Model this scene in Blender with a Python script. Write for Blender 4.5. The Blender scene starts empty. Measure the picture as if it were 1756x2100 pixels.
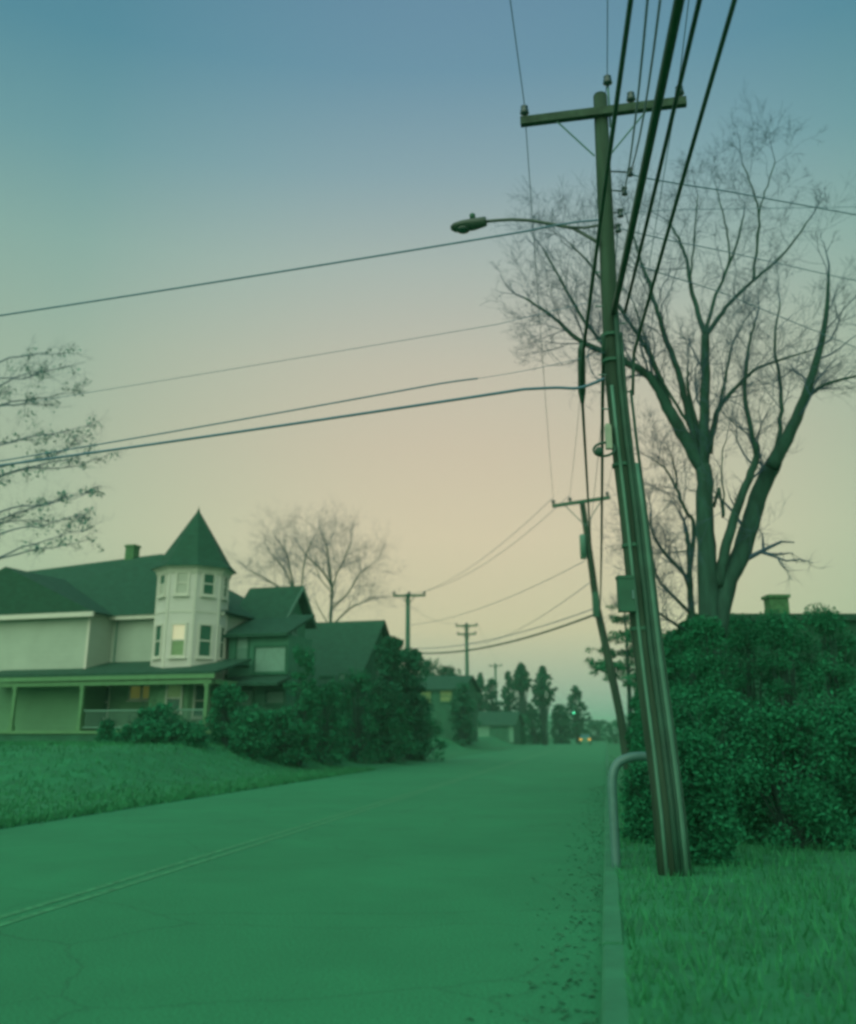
import bpy, math, random
from mathutils import Vector as V, Matrix

# ------------------------------------------------------------------ camera, sky, sun, exposure
sc = bpy.context.scene
COL = sc.collection
R = math.radians
TILT = R(17.05); F = 1998.0; PU, PV = 872.0, 892.0      # plate units: 1756 x 2100
EYE = V((0, 0, 1.6))
CT, ST = math.cos(TILT), math.sin(TILT)

cd = bpy.data.cameras.new('camera'); cam = bpy.data.objects.new('camera', cd); COL.objects.link(cam)
cam.location = EYE; cam.rotation_euler = (R(90) + TILT, 0, 0)
cd.sensor_fit = 'HORIZONTAL'; cd.sensor_width = 36; cd.lens = 36 * F / 1756
cd.shift_x = (878 - PU) / 1756; cd.shift_y = -(1050 - PV) / 1756
cd.clip_start = 0.05; cd.clip_end = 6000
cd.dof.use_dof = True; cd.dof.focus_distance = 11.5; cd.dof.aperture_fstop = 1.15
sc.camera = cam

def s2l(c):
    return tuple((x / 255 / 12.92) if x / 255 <= 0.04045 else ((x / 255 + 0.055) / 1.055) ** 2.4 for x in c)

SUN_EL, SUN_AZ = R(36), R(208)        # behind the camera, to the left (azimuth clockwise from +Y)
w = bpy.data.worlds.new('World'); sc.world = w; w.use_nodes = True
nt = w.node_tree; nt.nodes.clear(); N = nt.nodes.new; L = nt.links.new
out = N('ShaderNodeOutputWorld'); bg = N('ShaderNodeBackground'); bg.inputs[1].default_value = 1.0
L(bg.outputs[0], out.inputs[0])
geo = N('ShaderNodeTexCoord'); sep = N('ShaderNodeSeparateXYZ'); L(geo.outputs['Generated'], sep.inputs[0])
ramp = N('ShaderNodeValToRGB'); L(sep.outputs[2], ramp.inputs[0])
stops = [(0.0, (132, 168, 158)), (0.045, (178, 187, 164)), (0.10, (214, 204, 167)), (0.19, (221, 206, 174)), (0.28, (212, 198, 173)),
         (0.36, (200, 194, 175)), (0.45, (175, 186, 178)), (0.53, (142, 169, 177)), (0.61, (112, 151, 171)), (0.8, (86, 124, 158)), (1.0, (76, 112, 148))]
el = ramp.color_ramp.elements
el[0].position = 0; el[1].position = 1
for p, c in stops[1:-1]: el.new(p)
for e, (p, c) in zip(el, stops): e.position = p; e.color = (*s2l(c), 1)
# the glow of the twilight arch is centred a little right of the street and fades sideways
nrm = N('ShaderNodeCombineXYZ'); L(sep.outputs[0], nrm.inputs[0]); L(sep.outputs[1], nrm.inputs[1])
nn = N('ShaderNodeVectorMath'); nn.operation = 'NORMALIZE'; L(nrm.outputs[0], nn.inputs[0])
dt = N('ShaderNodeVectorMath'); dt.operation = 'DOT_PRODUCT'; L(nn.outputs[0], dt.inputs[0])
dt.inputs[1].default_value = (math.sin(R(3)), math.cos(R(3)), 0)
mr = N('ShaderNodeMapRange'); L(dt.outputs['Value'], mr.inputs[0]); mr.inputs[1].default_value = -1; mr.inputs[2].default_value = 1
r2 = N('ShaderNodeValToRGB'); L(mr.outputs[0], r2.inputs[0])
e2 = r2.color_ramp.elements; e2[0].position = 0; e2[1].position = 1
for p in (0.85, 0.955, 0.985): e2.new(p)
for e, (p, c) in zip(e2, [(0, (0.62, 0.84, 0.78)), (0.85, (0.52, 0.82, 0.80)), (0.955, (0.62, 0.88, 0.86)), (0.985, (0.86, 0.97, 0.96)), (1, (1, 1, 1))]):
    e.position = p; e.color = (*c, 1)
mul = N('ShaderNodeMix'); mul.data_type = 'RGBA'; mul.blend_type = 'MULTIPLY'; mul.inputs[0].default_value = 1
L(ramp.outputs[0], mul.inputs[6]); L(r2.outputs[0], mul.inputs[7])
sky = N('ShaderNodeTexSky'); sky.sky_type = 'NISHITA'; sky.sun_disc = False
sky.sun_elevation = SUN_EL; sky.sun_rotation = SUN_AZ
sm = N('ShaderNodeVectorMath'); sm.operation = 'SCALE'; sm.inputs['Scale'].default_value = 0.05; L(sky.outputs[0], sm.inputs[0])
mx = N('ShaderNodeMix'); mx.data_type = 'RGBA'; mx.inputs[0].default_value = 0.06
L(mul.outputs[2], mx.inputs[6]); L(sm.outputs[0], mx.inputs[7])
L(mx.outputs[2], bg.inputs[0])

sl = bpy.data.lights.new('sun', 'SUN'); sun = bpy.data.objects.new('sun', sl); COL.objects.link(sun)
sl.energy = 3.0; sl.angle = R(100); sl.color = (0.84, 1.0, 0.72)
sd = V((math.sin(SUN_AZ) * math.cos(SUN_EL), math.cos(SUN_AZ) * math.cos(SUN_EL), math.sin(SUN_EL)))
sun.rotation_euler = sd.to_track_quat('Z', 'Y').to_euler(); sun.location = sd * 60

vs = sc.view_settings; vs.view_transform = 'Standard'; vs.look = 'None'; vs.exposure = 0; vs.gamma = 1; vs.use_curve_mapping = False
sc.render.engine = 'CYCLES'
sc.cycles.use_denoising = True
sc.cycles.filter_width = 3.0
sc.cycles.max_bounces = 5; sc.cycles.diffuse_bounces = 3; sc.cycles.glossy_bounces = 2; sc.cycles.transmission_bounces = 2

# ------------------------------------------------------------------ helpers
def ray(u, v):
    x = (u - PU) / F; y = (PV - v) / F
    return V((x, CT - y * ST, ST + y * CT))
def aty(u, v, y):
    d = ray(u, v); return EYE + d * (y / d.y)
def atz(u, v, z):
    d = ray(u, v); return EYE + d * ((z - EYE.z) / d.z)
def px(n, p):                                   # metres spanned by n plate units at p
    return n * ((p - EYE).dot(V((0, CT, ST)))) / F
RA = R(10.1); RD = V((math.sin(RA), math.cos(RA), 0)); RL = V((-math.cos(RA), math.sin(RA), 0)); RO = V((0.9, 0, 0))
def road(s, t, z=0.0): return RO + RL * s + RD * t + V((0, 0, z))   # s metres left of the pole line, t along the street

MATS = {}
def mat(name, col, rough=0.8, var=0.25, scale=3.0, bump=0.0, bscale=30.0, emit=None, estr=0, spec=0.3, wave=None, stretch=None, metal=0):
    m = bpy.data.materials.new(name); m.use_nodes = True; t = m.node_tree; b = t.nodes['Principled BSDF']
    b.inputs['Roughness'].default_value = rough; b.inputs['Specular IOR Level'].default_value = spec; b.inputs['Metallic'].default_value = metal
    tc = t.nodes.new('ShaderNodeTexCoord'); src = tc.outputs['Object']
    if stretch:
        mp = t.nodes.new('ShaderNodeMapping'); mp.inputs['Scale'].default_value = stretch; t.links.new(src, mp.inputs[0]); src = mp.outputs[0]
    nz = t.nodes.new('ShaderNodeTexNoise'); nz.inputs['Scale'].default_value = scale; nz.inputs['Detail'].default_value = 6; t.links.new(src, nz.inputs[0])
    cr = t.nodes.new('ShaderNodeValToRGB'); t.links.new(nz.outputs[0], cr.inputs[0])
    cr.color_ramp.elements[0].position = 0.3; cr.color_ramp.elements[1].position = 0.7
    cr.color_ramp.elements[0].color = (*[c * (1 - var) for c in col], 1); cr.color_ramp.elements[1].color = (*[min(1, c * (1 + var)) for c in col], 1)
    t.links.new(cr.outputs[0], b.inputs['Base Color'])
    if bump or wave:
        bp = t.nodes.new('ShaderNodeBump'); bp.inputs['Strength'].default_value = bump or 0.5; bp.inputs['Distance'].default_value = 0.02
        if wave:
            wv = t.nodes.new('ShaderNodeTexWave'); wv.wave_type = 'BANDS'; wv.bands_direction = 'Z'; wv.wave_profile = 'SAW'
            wv.inputs['Scale'].default_value = wave; t.links.new(tc.outputs['Object'], wv.inputs[0]); t.links.new(wv.outputs[0], bp.inputs['Height'])
        else:
            n2 = t.nodes.new('ShaderNodeTexNoise'); n2.inputs['Scale'].default_value = bscale; n2.inputs['Detail'].default_value = 8
            t.links.new(src, n2.inputs[0]); t.links.new(n2.outputs[0], bp.inputs['Height'])
        t.links.new(bp.outputs[0], b.inputs['Normal'])
    if emit:
        b.inputs['Emission Color'].default_value = (*emit, 1); b.inputs['Emission Strength'].default_value = estr
    MATS[name] = m; return m

mat('asphalt', (0.021, 0.225, 0.095), 0.9, 0.06, 1.2, 0.5, 90)
mat('ground', (0.018, 0.19, 0.078), 0.95, 0.22, 0.5, 0.6, 12)
mat('lawn', (0.016, 0.18, 0.070), 0.95, 0.25, 1.5, 0.7, 20)
mat('kerb', (0.03, 0.20, 0.10), 0.9, 0.15, 4, 0.3, 60)
mat('paint', (0.036, 0.235, 0.10), 0.8, 0.35, 9)
mat('grass', (0.018, 0.19, 0.068), 0.8, 0.3, 3)
mat('foliage', (0.017, 0.165, 0.074), 0.95, 0.18, 1.5, spec=0.05)
mat('needles', (0.03,0.185,0.088), 0.95, 0.3, 1.5, spec=0.05)
mat('far_foliage', (0.017, 0.12, 0.062), 0.95, 0.15, 0.6, spec=0.05)
mat('oak_leaf', (0.055, 0.19, 0.15), 0.95, 0.3, 1.5, spec=0.05)
mat('litter', (0.025, 0.15, 0.07), 0.9, 0.4, 20)
mat('bark', (0.019, 0.070, 0.048), 0.9, 0.35, 6, 0.9, 25, stretch=(1, 1, 0.25))
mat('twig', (0.05, 0.10, 0.14), 0.9, 0.2, 6)
mat('pole_wood', (0.025, 0.060, 0.036), 0.85, 0.35, 9, 0.6, 40, stretch=(1, 1, 0.08))
mat('arm_wood', (0.036, 0.072, 0.046), 0.85, 0.3, 9, 0.5, 40)
mat('far_wood', (0.03, 0.12, 0.075), 0.9, 0.2, 5)
mat('conduit', (0.07, 0.20, 0.14), 0.5, 0.12, 5)
mat('black_cable', (0.022, 0.08, 0.052), 0.55, 0.2, 5, 0.3, 60)
mat('wire', (0.07, 0.17, 0.23), 0.5, 0.1, 5)
mat('porcelain', (0.015, 0.05, 0.048), 0.3, 0.1, 5, spec=0.6)
mat('steel', (0.06, 0.175, 0.15), 0.45, 0.12, 8, spec=0.5)
mat('lamp_metal', (0.04, 0.075, 0.055), 0.45, 0.15, 6, spec=0.5)
mat('lamp_glass', (0.02, 0.06, 0.045), 0.15, 0.05, 6, spec=0.6)
mat('pale_box', (0.30, 0.38, 0.28), 0.6, 0.1, 6)
mat('dark_box', (0.022, 0.11, 0.065), 0.6, 0.15, 6)
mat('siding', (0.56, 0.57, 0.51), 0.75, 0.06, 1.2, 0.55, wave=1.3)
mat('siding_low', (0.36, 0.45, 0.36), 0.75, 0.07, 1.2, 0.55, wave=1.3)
mat('siding_blue', (0.10, 0.235, 0.17), 0.75, 0.1, 1.2, 0.5, wave=1.3)
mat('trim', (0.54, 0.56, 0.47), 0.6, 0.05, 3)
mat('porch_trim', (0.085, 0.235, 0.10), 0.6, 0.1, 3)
mat('shingle', (0.014, 0.075, 0.043), 0.9, 0.22, 3, 0.7, 14, stretch=(1, 1, 3))
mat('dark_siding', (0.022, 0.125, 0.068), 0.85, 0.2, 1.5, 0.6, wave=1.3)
mat('siding_porch_shade', (0.095, 0.25, 0.13), 0.8, 0.08, 1.2, 0.55, wave=1.3)  # house siding darkened, with the porch shade put into its colour
mat('siding_teal', (0.045, 0.19, 0.115), 0.8, 0.1, 1.2, 0.5, wave=1.3)
mat('brick', (0.06, 0.17, 0.07), 0.9, 0.3, 9, 0.6, 30)
mat('glass', (0.022, 0.115, 0.07), 0.25, 0.05, 3, spec=0.3)
mat('curtain', (0.40, 0.44, 0.36), 0.8, 0.05, 6)
mat('blue_curtain', (0.15, 0.30, 0.23), 0.8, 0.1, 6)
mat('lit_blind', (0.5, 0.47, 0.36), 0.8, 0.05, 6, emit=s2l((220, 208, 165)), estr=0.42)
mat('lit_dim', (0.16, 0.26, 0.13), 0.8, 0.1, 6, emit=s2l((110, 150, 90)), estr=0.12)
mat('lit_amber', (0.2, 0.24, 0.09), 0.8, 0.1, 6, emit=s2l((150, 150, 70)), estr=0.16)
mat('lit_far', (0.13, 0.22, 0.09), 0.8, 0.1, 6, emit=s2l((110, 140, 70)), estr=0.12)
mat('tail_light', (0.3, 0.06, 0.02), 0.4, 0, 5, emit=(0.9, 0.45, 0.06), estr=1.5)
mat('green_light', (0.05, 0.4, 0.25), 0.4, 0, 5, emit=(0.10, 0.85, 0.42), estr=3.0)
mat('car_paint', (0.07, 0.24, 0.13), 0.35, 0.05, 2, spec=0.6)
mat('car_glass', (0.05, 0.16, 0.16), 0.1, 0.05, 2, spec=0.6)
mat('rubber', (0.015, 0.05, 0.03), 0.9, 0.1, 5)
mat('hill', (0.03, 0.15, 0.09), 1.0, 0.2, 0.02)
mat('white_wall', (0.10, 0.26, 0.17), 0.8, 0.1, 0.8)

def wear(m):
    t = m.node_tree; b = t.nodes['Principled BSDF']; src = b.inputs['Base Color'].links[0].from_socket
    tc = t.nodes.new('ShaderNodeTexCoord')
    nz = t.nodes.new('ShaderNodeTexNoise'); nz.inputs['Scale'].default_value = 1.1; nz.inputs['Detail'].default_value = 5; t.links.new(tc.outputs['Object'], nz.inputs[0])
    mxv = t.nodes.new('ShaderNodeMix'); mxv.data_type = 'VECTOR'; mxv.inputs[0].default_value = .35; t.links.new(tc.outputs['Object'], mxv.inputs[4]); t.links.new(nz.outputs['Color'], mxv.inputs[5])
    vo = t.nodes.new('ShaderNodeTexVoronoi'); vo.feature = 'DISTANCE_TO_EDGE'; vo.inputs['Scale'].default_value = .42; t.links.new(mxv.outputs[1], vo.inputs[0])
    cr = t.nodes.new('ShaderNodeValToRGB'); cr.color_ramp.elements[0].position = 0; cr.color_ramp.elements[1].position = .006
    cr.color_ramp.elements[0].color = (.78, .78, .78, 1); cr.color_ramp.elements[1].color = (1, 1, 1, 1); t.links.new(vo.outputs[0], cr.inputs[0])
    n2 = t.nodes.new('ShaderNodeTexNoise'); n2.inputs['Scale'].default_value = .35; n2.inputs['Detail'].default_value = 3; t.links.new(tc.outputs['Object'], n2.inputs[0])
    c2 = t.nodes.new('ShaderNodeValToRGB'); c2.color_ramp.elements[0].position = .4; c2.color_ramp.elements[1].position = .62
    c2.color_ramp.elements[0].color = (.93, .93, .93, 1); c2.color_ramp.elements[1].color = (1.03, 1.03, 1.03, 1); t.links.new(n2.outputs[0], c2.inputs[0])
    n3 = t.nodes.new('ShaderNodeTexNoise'); n3.inputs['Scale'].default_value = 45; n3.inputs['Detail'].default_value = 2; t.links.new(tc.outputs['Object'], n3.inputs[0])
    c3 = t.nodes.new('ShaderNodeValToRGB'); c3.color_ramp.elements[0].position = .35; c3.color_ramp.elements[1].position = .65
    c3.color_ramp.elements[0].color = (.75, .75, .75, 1); c3.color_ramp.elements[1].color = (1.2, 1.2, 1.2, 1); t.links.new(n3.outputs[0], c3.inputs[0])
    for o in (cr, c2, c3):
        x = t.nodes.new('ShaderNodeMix'); x.data_type = 'RGBA'; x.blend_type = 'MULTIPLY'; x.inputs[0].default_value = 1
        t.links.new(src, x.inputs[6]); t.links.new(o.outputs[0], x.inputs[7]); src = x.outputs[2]
    t.links.new(src, b.inputs['Base Color'])
wear(MATS['asphalt'])

WORG = {}
class MB:
    def __init__(s): s.v = []; s.f = []
    def box(s, c, ex, ey, ez, a, b, h):           # centre, axes, half sizes
        i = len(s.v); c = V(c)
        for k in range(8):
            s.v.append(c + ex * (a if k & 1 else -a) + ey * (b if k & 2 else -b) + ez * (h if k & 4 else -h))
        for q in ((0, 2, 3, 1), (4, 5, 7, 6), (0, 1, 5, 4), (2, 6, 7, 3), (0, 4, 6, 2), (1, 3, 7, 5)): s.f.append([i + k for k in q])
    def poly(s, pts):
        i = len(s.v); s.v += [V(p) for p in pts]; s.f.append(list(range(i, i + len(pts))))
    def prism(s, pts, d):                         # polygon extruded by d
        i = len(s.v); n = len(pts); s.v += [V(p) for p in pts] + [V(p) + d for p in pts]
        s.f.append(list(range(i, i + n))); s.f.append(list(range(i + 2 * n - 1, i + n - 1, -1)))
        for k in range(n): s.f.append([i + k, i + n + k, i + n + (k + 1) % n, i + (k + 1) % n])
    def tube(s, pts, rads, n=6, cap=True):
        m = len(pts); i0 = len(s.v); prev = None
        for k in range(m):
            d = (pts[min(k + 1, m - 1)] - pts[max(k - 1, 0)])
            d = d.normalized() if d.length > 1e-9 else V((0, 0, 1))
            if prev is None:
                a = d.cross(V((0, 0, 1)) if abs(d.z) < 0.9 else V((1, 0, 0))).normalized()
            else:
                a = prev - d * prev.dot(d); a = a.normalized() if a.length > 1e-6 else d.orthogonal().normalized()
            prev = a; b = d.cross(a); r = rads[k] if isinstance(rads, (list, tuple)) else rads
            for j in range(n):
                t = 2 * math.pi * j / n; s.v.append(pts[k] + (a * math.cos(t) + b * math.sin(t)) * r)
        for k in range(m - 1):
            for j in range(n):
                p, q = i0 + k * n + j, i0 + k * n + (j + 1) % n
                s.f.append([p, q, q + n, p + n])
        if cap:
            s.f.append([i0 + j for j in range(n)][::-1]); s.f.append([i0 + (m - 1) * n + j for j in range(n)])
    def lathe(s, c, ax, prof, n=10):              # prof: (radius, height along ax)
        s.tube([V(c) + ax * h for r, h in prof], [r for r, h in prof], n)
    def ball(s, c, rx, ry, rz, n=10, m=6):
        s.tube([V(c) + V((0, 0, rz * -math.cos(math.pi * k / m))) for k in range(m + 1)], [max(0.001, rx * math.sin(math.pi * k / m)) for k in range(m + 1)], n)
    def build(s, name, m, parent=None, smooth=False, org=None):
        xs = [p.x for p in s.v]; ys = [p.y for p in s.v]; zs = [p.z for p in s.v]
        o = V(org) if org is not None else V(((min(xs) + max(xs)) / 2, (min(ys) + max(ys)) / 2, min(zs)))
        me = bpy.data.meshes.new(name); me.from_pydata([p - o for p in s.v], [], s.f); me.update()
        if smooth: me.polygons.foreach_set('use_smooth', [True] * len(me.polygons))
        ob = bpy.data.objects.new(name, me); COL.objects.link(ob); me.materials.append(MATS[m])
        WORG[ob.name] = o
        if parent: ob.parent = parent; ob.location = o - WORG[parent.name]
        else: ob.location = o
        return ob

def empty(name, loc):
    o = bpy.data.objects.new(name, None); COL.objects.link(o); o.location = V(loc); o.empty_display_size = 0.3; WORG[o.name] = V(loc); return o
def tag(o, label=None, cat=None, group=None, kind=None):
    for k, x in (('label', label), ('category', cat), ('group', group), ('kind', kind)):
        if x: o[k] = x
    return o
def struct(name, mb, m, parent=None):
    return tag(mb.build(name, m, parent), kind='structure')
X, Y, Z = V((1, 0, 0)), V((0, 1, 0)), V((0, 0, 1))

# ------------------------------------------------------------------ ground, road, lawn, hill
b = MB(); b.poly([(-3000, -600, 0), (3000, -600, 0), (3000, 4000, 0), (-3000, 4000, 0)]); struct('ground', b, 'ground')
b = MB(); b.poly([road(1, -40, .004), road(1, 900, .004), road(11.5, 900, .004), road(11.5, -40, .004)]); struct('road', b, 'asphalt')
b = MB()
for s in (6.12, 6.34):
    b.poly([road(s, -40, .008), road(s, 600, .008), road(s + .10, 600, .008), road(s + .10, -40, .008)])
struct('centre_line', b, 'paint')
def kerb_piece(t0, t1, dz=0, ds=0):
    b = MB(); q = .85 + ds
    b.prism([road(q, t0, -.02), road(q + .15, t0, -.02), road(q + .15, t0, .09 + dz), road(q + .13, t0, .11 + dz), road(q + .02, t0, .11 + dz), road(q, t0, .11 + dz)], RD * (t1 - t0)); return b
kr = tag(kerb_piece(34, 600).build('kerb', 'kerb'), kind='structure')
rk = random.Random(3); t = -40.0
while t < 33.9:
    t1 = min(t + 2.4, 34); kerb_piece(t + .008, t1 - .008, rk.uniform(-.012, .008), rk.uniform(-.008, .008)).build('kerb_stone', 'kerb', kr); t = t1
b = MB(); b.poly([road(-60, -40, .10), road(.849, -40, .10), road(.849, 600, .10), road(-60, 600, .10)][::-1]); struct('verge', b, 'lawn')

rg = random.Random(4)
def yard_z(s, t):
    f = min(1, max(0, (s - 13.0) / 4.0)); g = min(1, max(0, (t - 22) / 9.0)); f = f * f * (3 - 2 * f); g = g * g * (3 - 2 * g)
    return 0.012 + .09 * min(1, max(0, (s - 11.42) / .9)) + 1.12 * f * g
b = MB(); ss = [11.42, 11.8, 12.3, 13, 13.8, 14.6, 15.4, 16.2, 17, 18, 20, 23, 27, 32, 40, 60, 90]; ts = [-40, -10, 5, 15, 20] + [22 + k * 1.5 for k in range(8)] + [36 + 4 * k for k in range(12)] + [90, 120, 170, 260]
for t in ts:
    for s in ss: b.v.append(road(s, t, yard_z(s, t) + (rg.uniform(-.012, .012) if s > 12 else 0)))
n = len(ss)
for i in range(len(ts) - 1):
    for j in range(n - 1): b.f.append([i * n + j, i * n + j + 1, (i + 1) * n + j + 1, (i + 1) * n + j][::-1])
tag(b.build('lawn', 'lawn', None, True), kind='structure')

b = MB(); K = 160
for k in range(K + 1):
    a = R(-40 + 80 * k / K); d = 1100
    h = 16 + 5 * math.sin(k * .21 + 1) + 4 * math.sin(k * .43) + rg.uniform(-1, 1.2)
    for dd, hh in ((-60, 0), (0, h), (180, h * 1.15), (500, 0)):
        b.v.append(V((math.sin(a) * (d + dd), math.cos(a) * (d + dd), hh - .5)))
for k in range(K):
    for j in range(3): b.f.append([k * 4 + j, k * 4 + j + 1, k * 4 + 5 + j, k * 4 + 4 + j][::-1])
struct('hills', b, 'hill')

# grass on the near verge
b = MB()
for k in range(16000):
    s = rg.uniform(-6.5, .82) if rg.random() < .7 else rg.uniform(-1.5, .84); t = 3.5 + 24 * rg.random() ** 1.5
    p = road(s, t, .09); a = rg.uniform(0, 6.28); h = rg.uniform(.05, .16) * (1.4 if s < -.6 else 1); ww = rg.uniform(.006, .012)
    e = V((math.cos(a), math.sin(a), 0)); ln = V((rg.uniform(-.6, .6), rg.uniform(-.6, .6), 0)) * h
    i = len(b.v); b.v += [p - e * ww, p + e * ww, p + ln + Z * h]; b.f.append([i, i + 1, i + 2])
tag(b.build('grass', 'grass'), 'short rough grass on the roadside verge', 'grass', kind='stuff')

b = MB()
for k in range(36000):
    s = 11.45 + (rg.random() ** 1.6) * 22; t = 12 + 34 * rg.random()
    if rg.random() < .12: s = 11.38 + rg.random() * .5
    p = road(s, t, yard_z(s, t) - .01); a = rg.uniform(0, 6.28); h = rg.uniform(.05, .17); ww = rg.uniform(.012, .022)
    e = V((math.cos(a), math.sin(a), 0)); ln = V((rg.uniform(-.7, .7), rg.uniform(-.7, .7), 0)) * h
    i = len(b.v); b.v += [p - e * ww, p + e * ww, p + ln + Z * h]; b.f.append([i, i + 1, i + 2])
tag(b.build('grass', 'grass'), 'unmown grass on the sloping lawn before the houses', 'grass', kind='stuff')

b = MB()
for k in range(1300):
    s = 1.02 + abs(rg.gauss(0, .28)) if rg.random() < .6 else rg.uniform(-4, .8); t = 4 + 30 * rg.random() ** 1.3
    p = road(s, t, .012 if s > 1 else .13); a = rg.uniform(0, 6.28); q = rg.uniform(.012, .035); e = V((math.cos(a), math.sin(a), rg.uniform(-.3, .3))); f_ = V((-e.y, e.x, rg.uniform(-.3, .3)))
    i = len(b.v); b.v += [p - e * q, p + f_ * q * .6 + Z * .008, p + e * q, p - f_ * q * .6 + Z * .006]; b.f.append([i, i + 1, i + 2, i + 3])
tag(b.build('leaf_litter', 'litter'), 'scattered fallen leaves along the kerb and verge', 'leaves', kind='stuff')

# ------------------------------------------------------------------ the turreted house
O1 = aty(393, 1255, 46); O1.z = 0
HA = R(-18); E1 = V((math.cos(HA), math.sin(HA), 0)); E2 = V((-math.sin(HA), math.cos(HA), 0))
def HW(lx, ly, z, O=O1): return O + E1 * lx + E2 * ly + Z * z
def HL(u, v, ly, O=O1):                           # plate point on the plane at depth ly of the house -> (lx, z)
    d = ray(u, v); t = (ly - (EYE - O).dot(E2)) / d.dot(E2); p = EYE + d * t
    return (p - O).dot(E1), p.z
def hlx(u, v, ly, O=O1): return HL(u, v, ly, O)[0]
def hz(u, v, ly, O=O1): return HL(u, v, ly, O)[1]

def window(parent, c, ex, nrm, w, h, panes, frame='trim', mid=True, sill=True, t=.09):
    """c: centre on the wall; panes: (upper material, lower material)"""
    b = MB(); q = t / 2
    for sx in (-1, 1): b.box(c + ex * sx * (w / 2 + q) + nrm * .03, ex, nrm, Z, q, .035, h / 2 + t)
    for sz in (-1, 1): b.box(c + Z * sz * (h / 2 + q) + nrm * .03, ex, nrm, Z, w / 2 + .001, .033, q)
    if mid: b.box(c + nrm * .022, ex, nrm, Z, w / 2 + .001, .02, .03)
    fr = b.build('window', frame, parent)
    for k, m in enumerate(panes):
        b = MB(); hh = h / 2 / len(panes); cz = h / 2 - hh - k * 2 * hh
        b.box(c + Z * cz + nrm * .008, ex, nrm, Z, w / 2 + .01, .006, hh - .002); b.build('pane', m, fr)
    if sill:
        b = MB(); b.box(c - Z * (h / 2 + t + .03) + nrm * .06, ex, nrm, Z, w / 2 + t + .05, .075, .03); b.build('sill', frame, fr)
    return fr

def roof_slab(mb, pts, th=.14):
    mb.prism(pts, V((0, 0, -th)))

house = empty('turret_house', HW(0, 0, 1.2))
tag(house, 'pale clapboard house with pointed octagonal corner turret and front porch', 'house')
GZ = 1.0
# main block with hipped roof
ze = hz(250, 1262, 0.0); zr = hz(250, 1141, 4.5); lr = hlx(333, 1135, 4.5); LX0, LX1 = -13.5, 1.2
zs_ = 4.25
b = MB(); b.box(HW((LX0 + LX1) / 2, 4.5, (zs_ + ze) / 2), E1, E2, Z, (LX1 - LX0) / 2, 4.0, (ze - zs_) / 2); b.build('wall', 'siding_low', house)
b = MB(); b.box(HW((LX0 + LX1) / 2, 4.5, (zs_ + GZ) / 2 - .001), E1, E2, Z, (LX1 - LX0) / 2, 4.0, (zs_ - GZ) / 2); b.build('lower_wall', 'siding_porch_shade', house)  # lower storey split off to take the colour darkened for porch shade
b = MB(); A, B_, C_, D_ = HW(LX0 - .5, -.0, ze), HW(LX1 + .45, -.0, ze), HW(LX1 + .45, 9, ze), HW(LX0 - .5, 9, ze)
r0, r1 = HW(LX0 - .5, 4.5, zr - .55), HW(lr, 4.5, zr)
for q in ((A, B_, r1, r0), (B_, C_, r1), (C_, D_, r0, r1), (D_, A, r0), (A, D_, C_, B_)): b.poly(q)
rf = b.build('roof', 'shingle', house)
b = MB(); b.box(HW((LX0 + LX1) / 2, 0.12, ze - .09), E1, E2, Z, (LX1 - LX0) / 2 + .45, .06, .10); b.build('cornice', 'trim', rf)
b = MB(); cx, cz0 = HL(264, 1141, 4.3); b.box(HW(cx, 4.6, zr - .1), E1, E2, Z, .27, .27, .58); b.build('chimney', 'brick', rf)
b = MB(); b.box(HW(cx, 4.6, zr + .52), E1, E2, Z, .32, .32, .06); b.build('chimney_cap', 'brick', rf)
# projecting wing at the left
wx = hlx(184, 1300, -1.2); wz = hz(175, 1256, -1.5)
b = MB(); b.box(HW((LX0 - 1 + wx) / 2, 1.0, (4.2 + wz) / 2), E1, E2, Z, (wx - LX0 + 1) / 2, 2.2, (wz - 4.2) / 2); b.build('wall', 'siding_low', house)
b = MB(); b.box(HW((LX0 - 1 + wx) / 2, 1.0, (GZ + 4.2) / 2 - .001), E1, E2, Z, (wx - LX0 + 1) / 2, 2.2, (4.2 - GZ) / 2); b.build('lower_wall', 'siding_porch_shade', house)
b = MB(); gx = (LX0 - 1 + wx) / 2; hw = (wx - LX0 + 1) / 2
P = [HW(wx + .4, -1.6, wz), HW(gx, -1.6, zr - 1.4), HW(LX0 - 1.4, -1.6, wz)]
Q = [HW(wx + .4, 3.5, wz), HW(gx, 4.5, zr - 1.4), HW(LX0 - 1.4, 3.5, wz)]
b.poly([P[0], P[1], P[2]][::-1]); b.poly([P[0], Q[0], Q[1], P[1]]); b.poly([P[1], Q[1], Q[2], P[2]]); b.poly([P[0], P[2], Q[2], Q[0]])
b.build('gable_roof', 'shingle', house)
b = MB(); b.box(HW(gx, -1.63, wz - .1), E1, E2, Z, hw + .42, .05, .11); b.build('cornice', 'trim', house)
b = MB(); b.box(HW(wx - .06, -1.23, (4.2 + wz) / 2 - .1), E1, E2, Z, .07, .03, (wz - 4.2) / 2 - .12); b.build('corner_board', 'trim', house)
# downpipe and pale patch on the left wall
b = MB(); lx = hlx(238, 1310, .45); b.tube([HW(lx, .44, ze - .2), HW(lx, .44, 4.2)], .04, 6); b.build('downpipe', 'siding_blue', house)
window(house, HW(hlx(212, 1312, .5), .5, hz(212, 1312, .5)), E1, -E2, .7, 1.15, ('siding_blue', 'blue_curtain'), 'siding_low')
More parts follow.
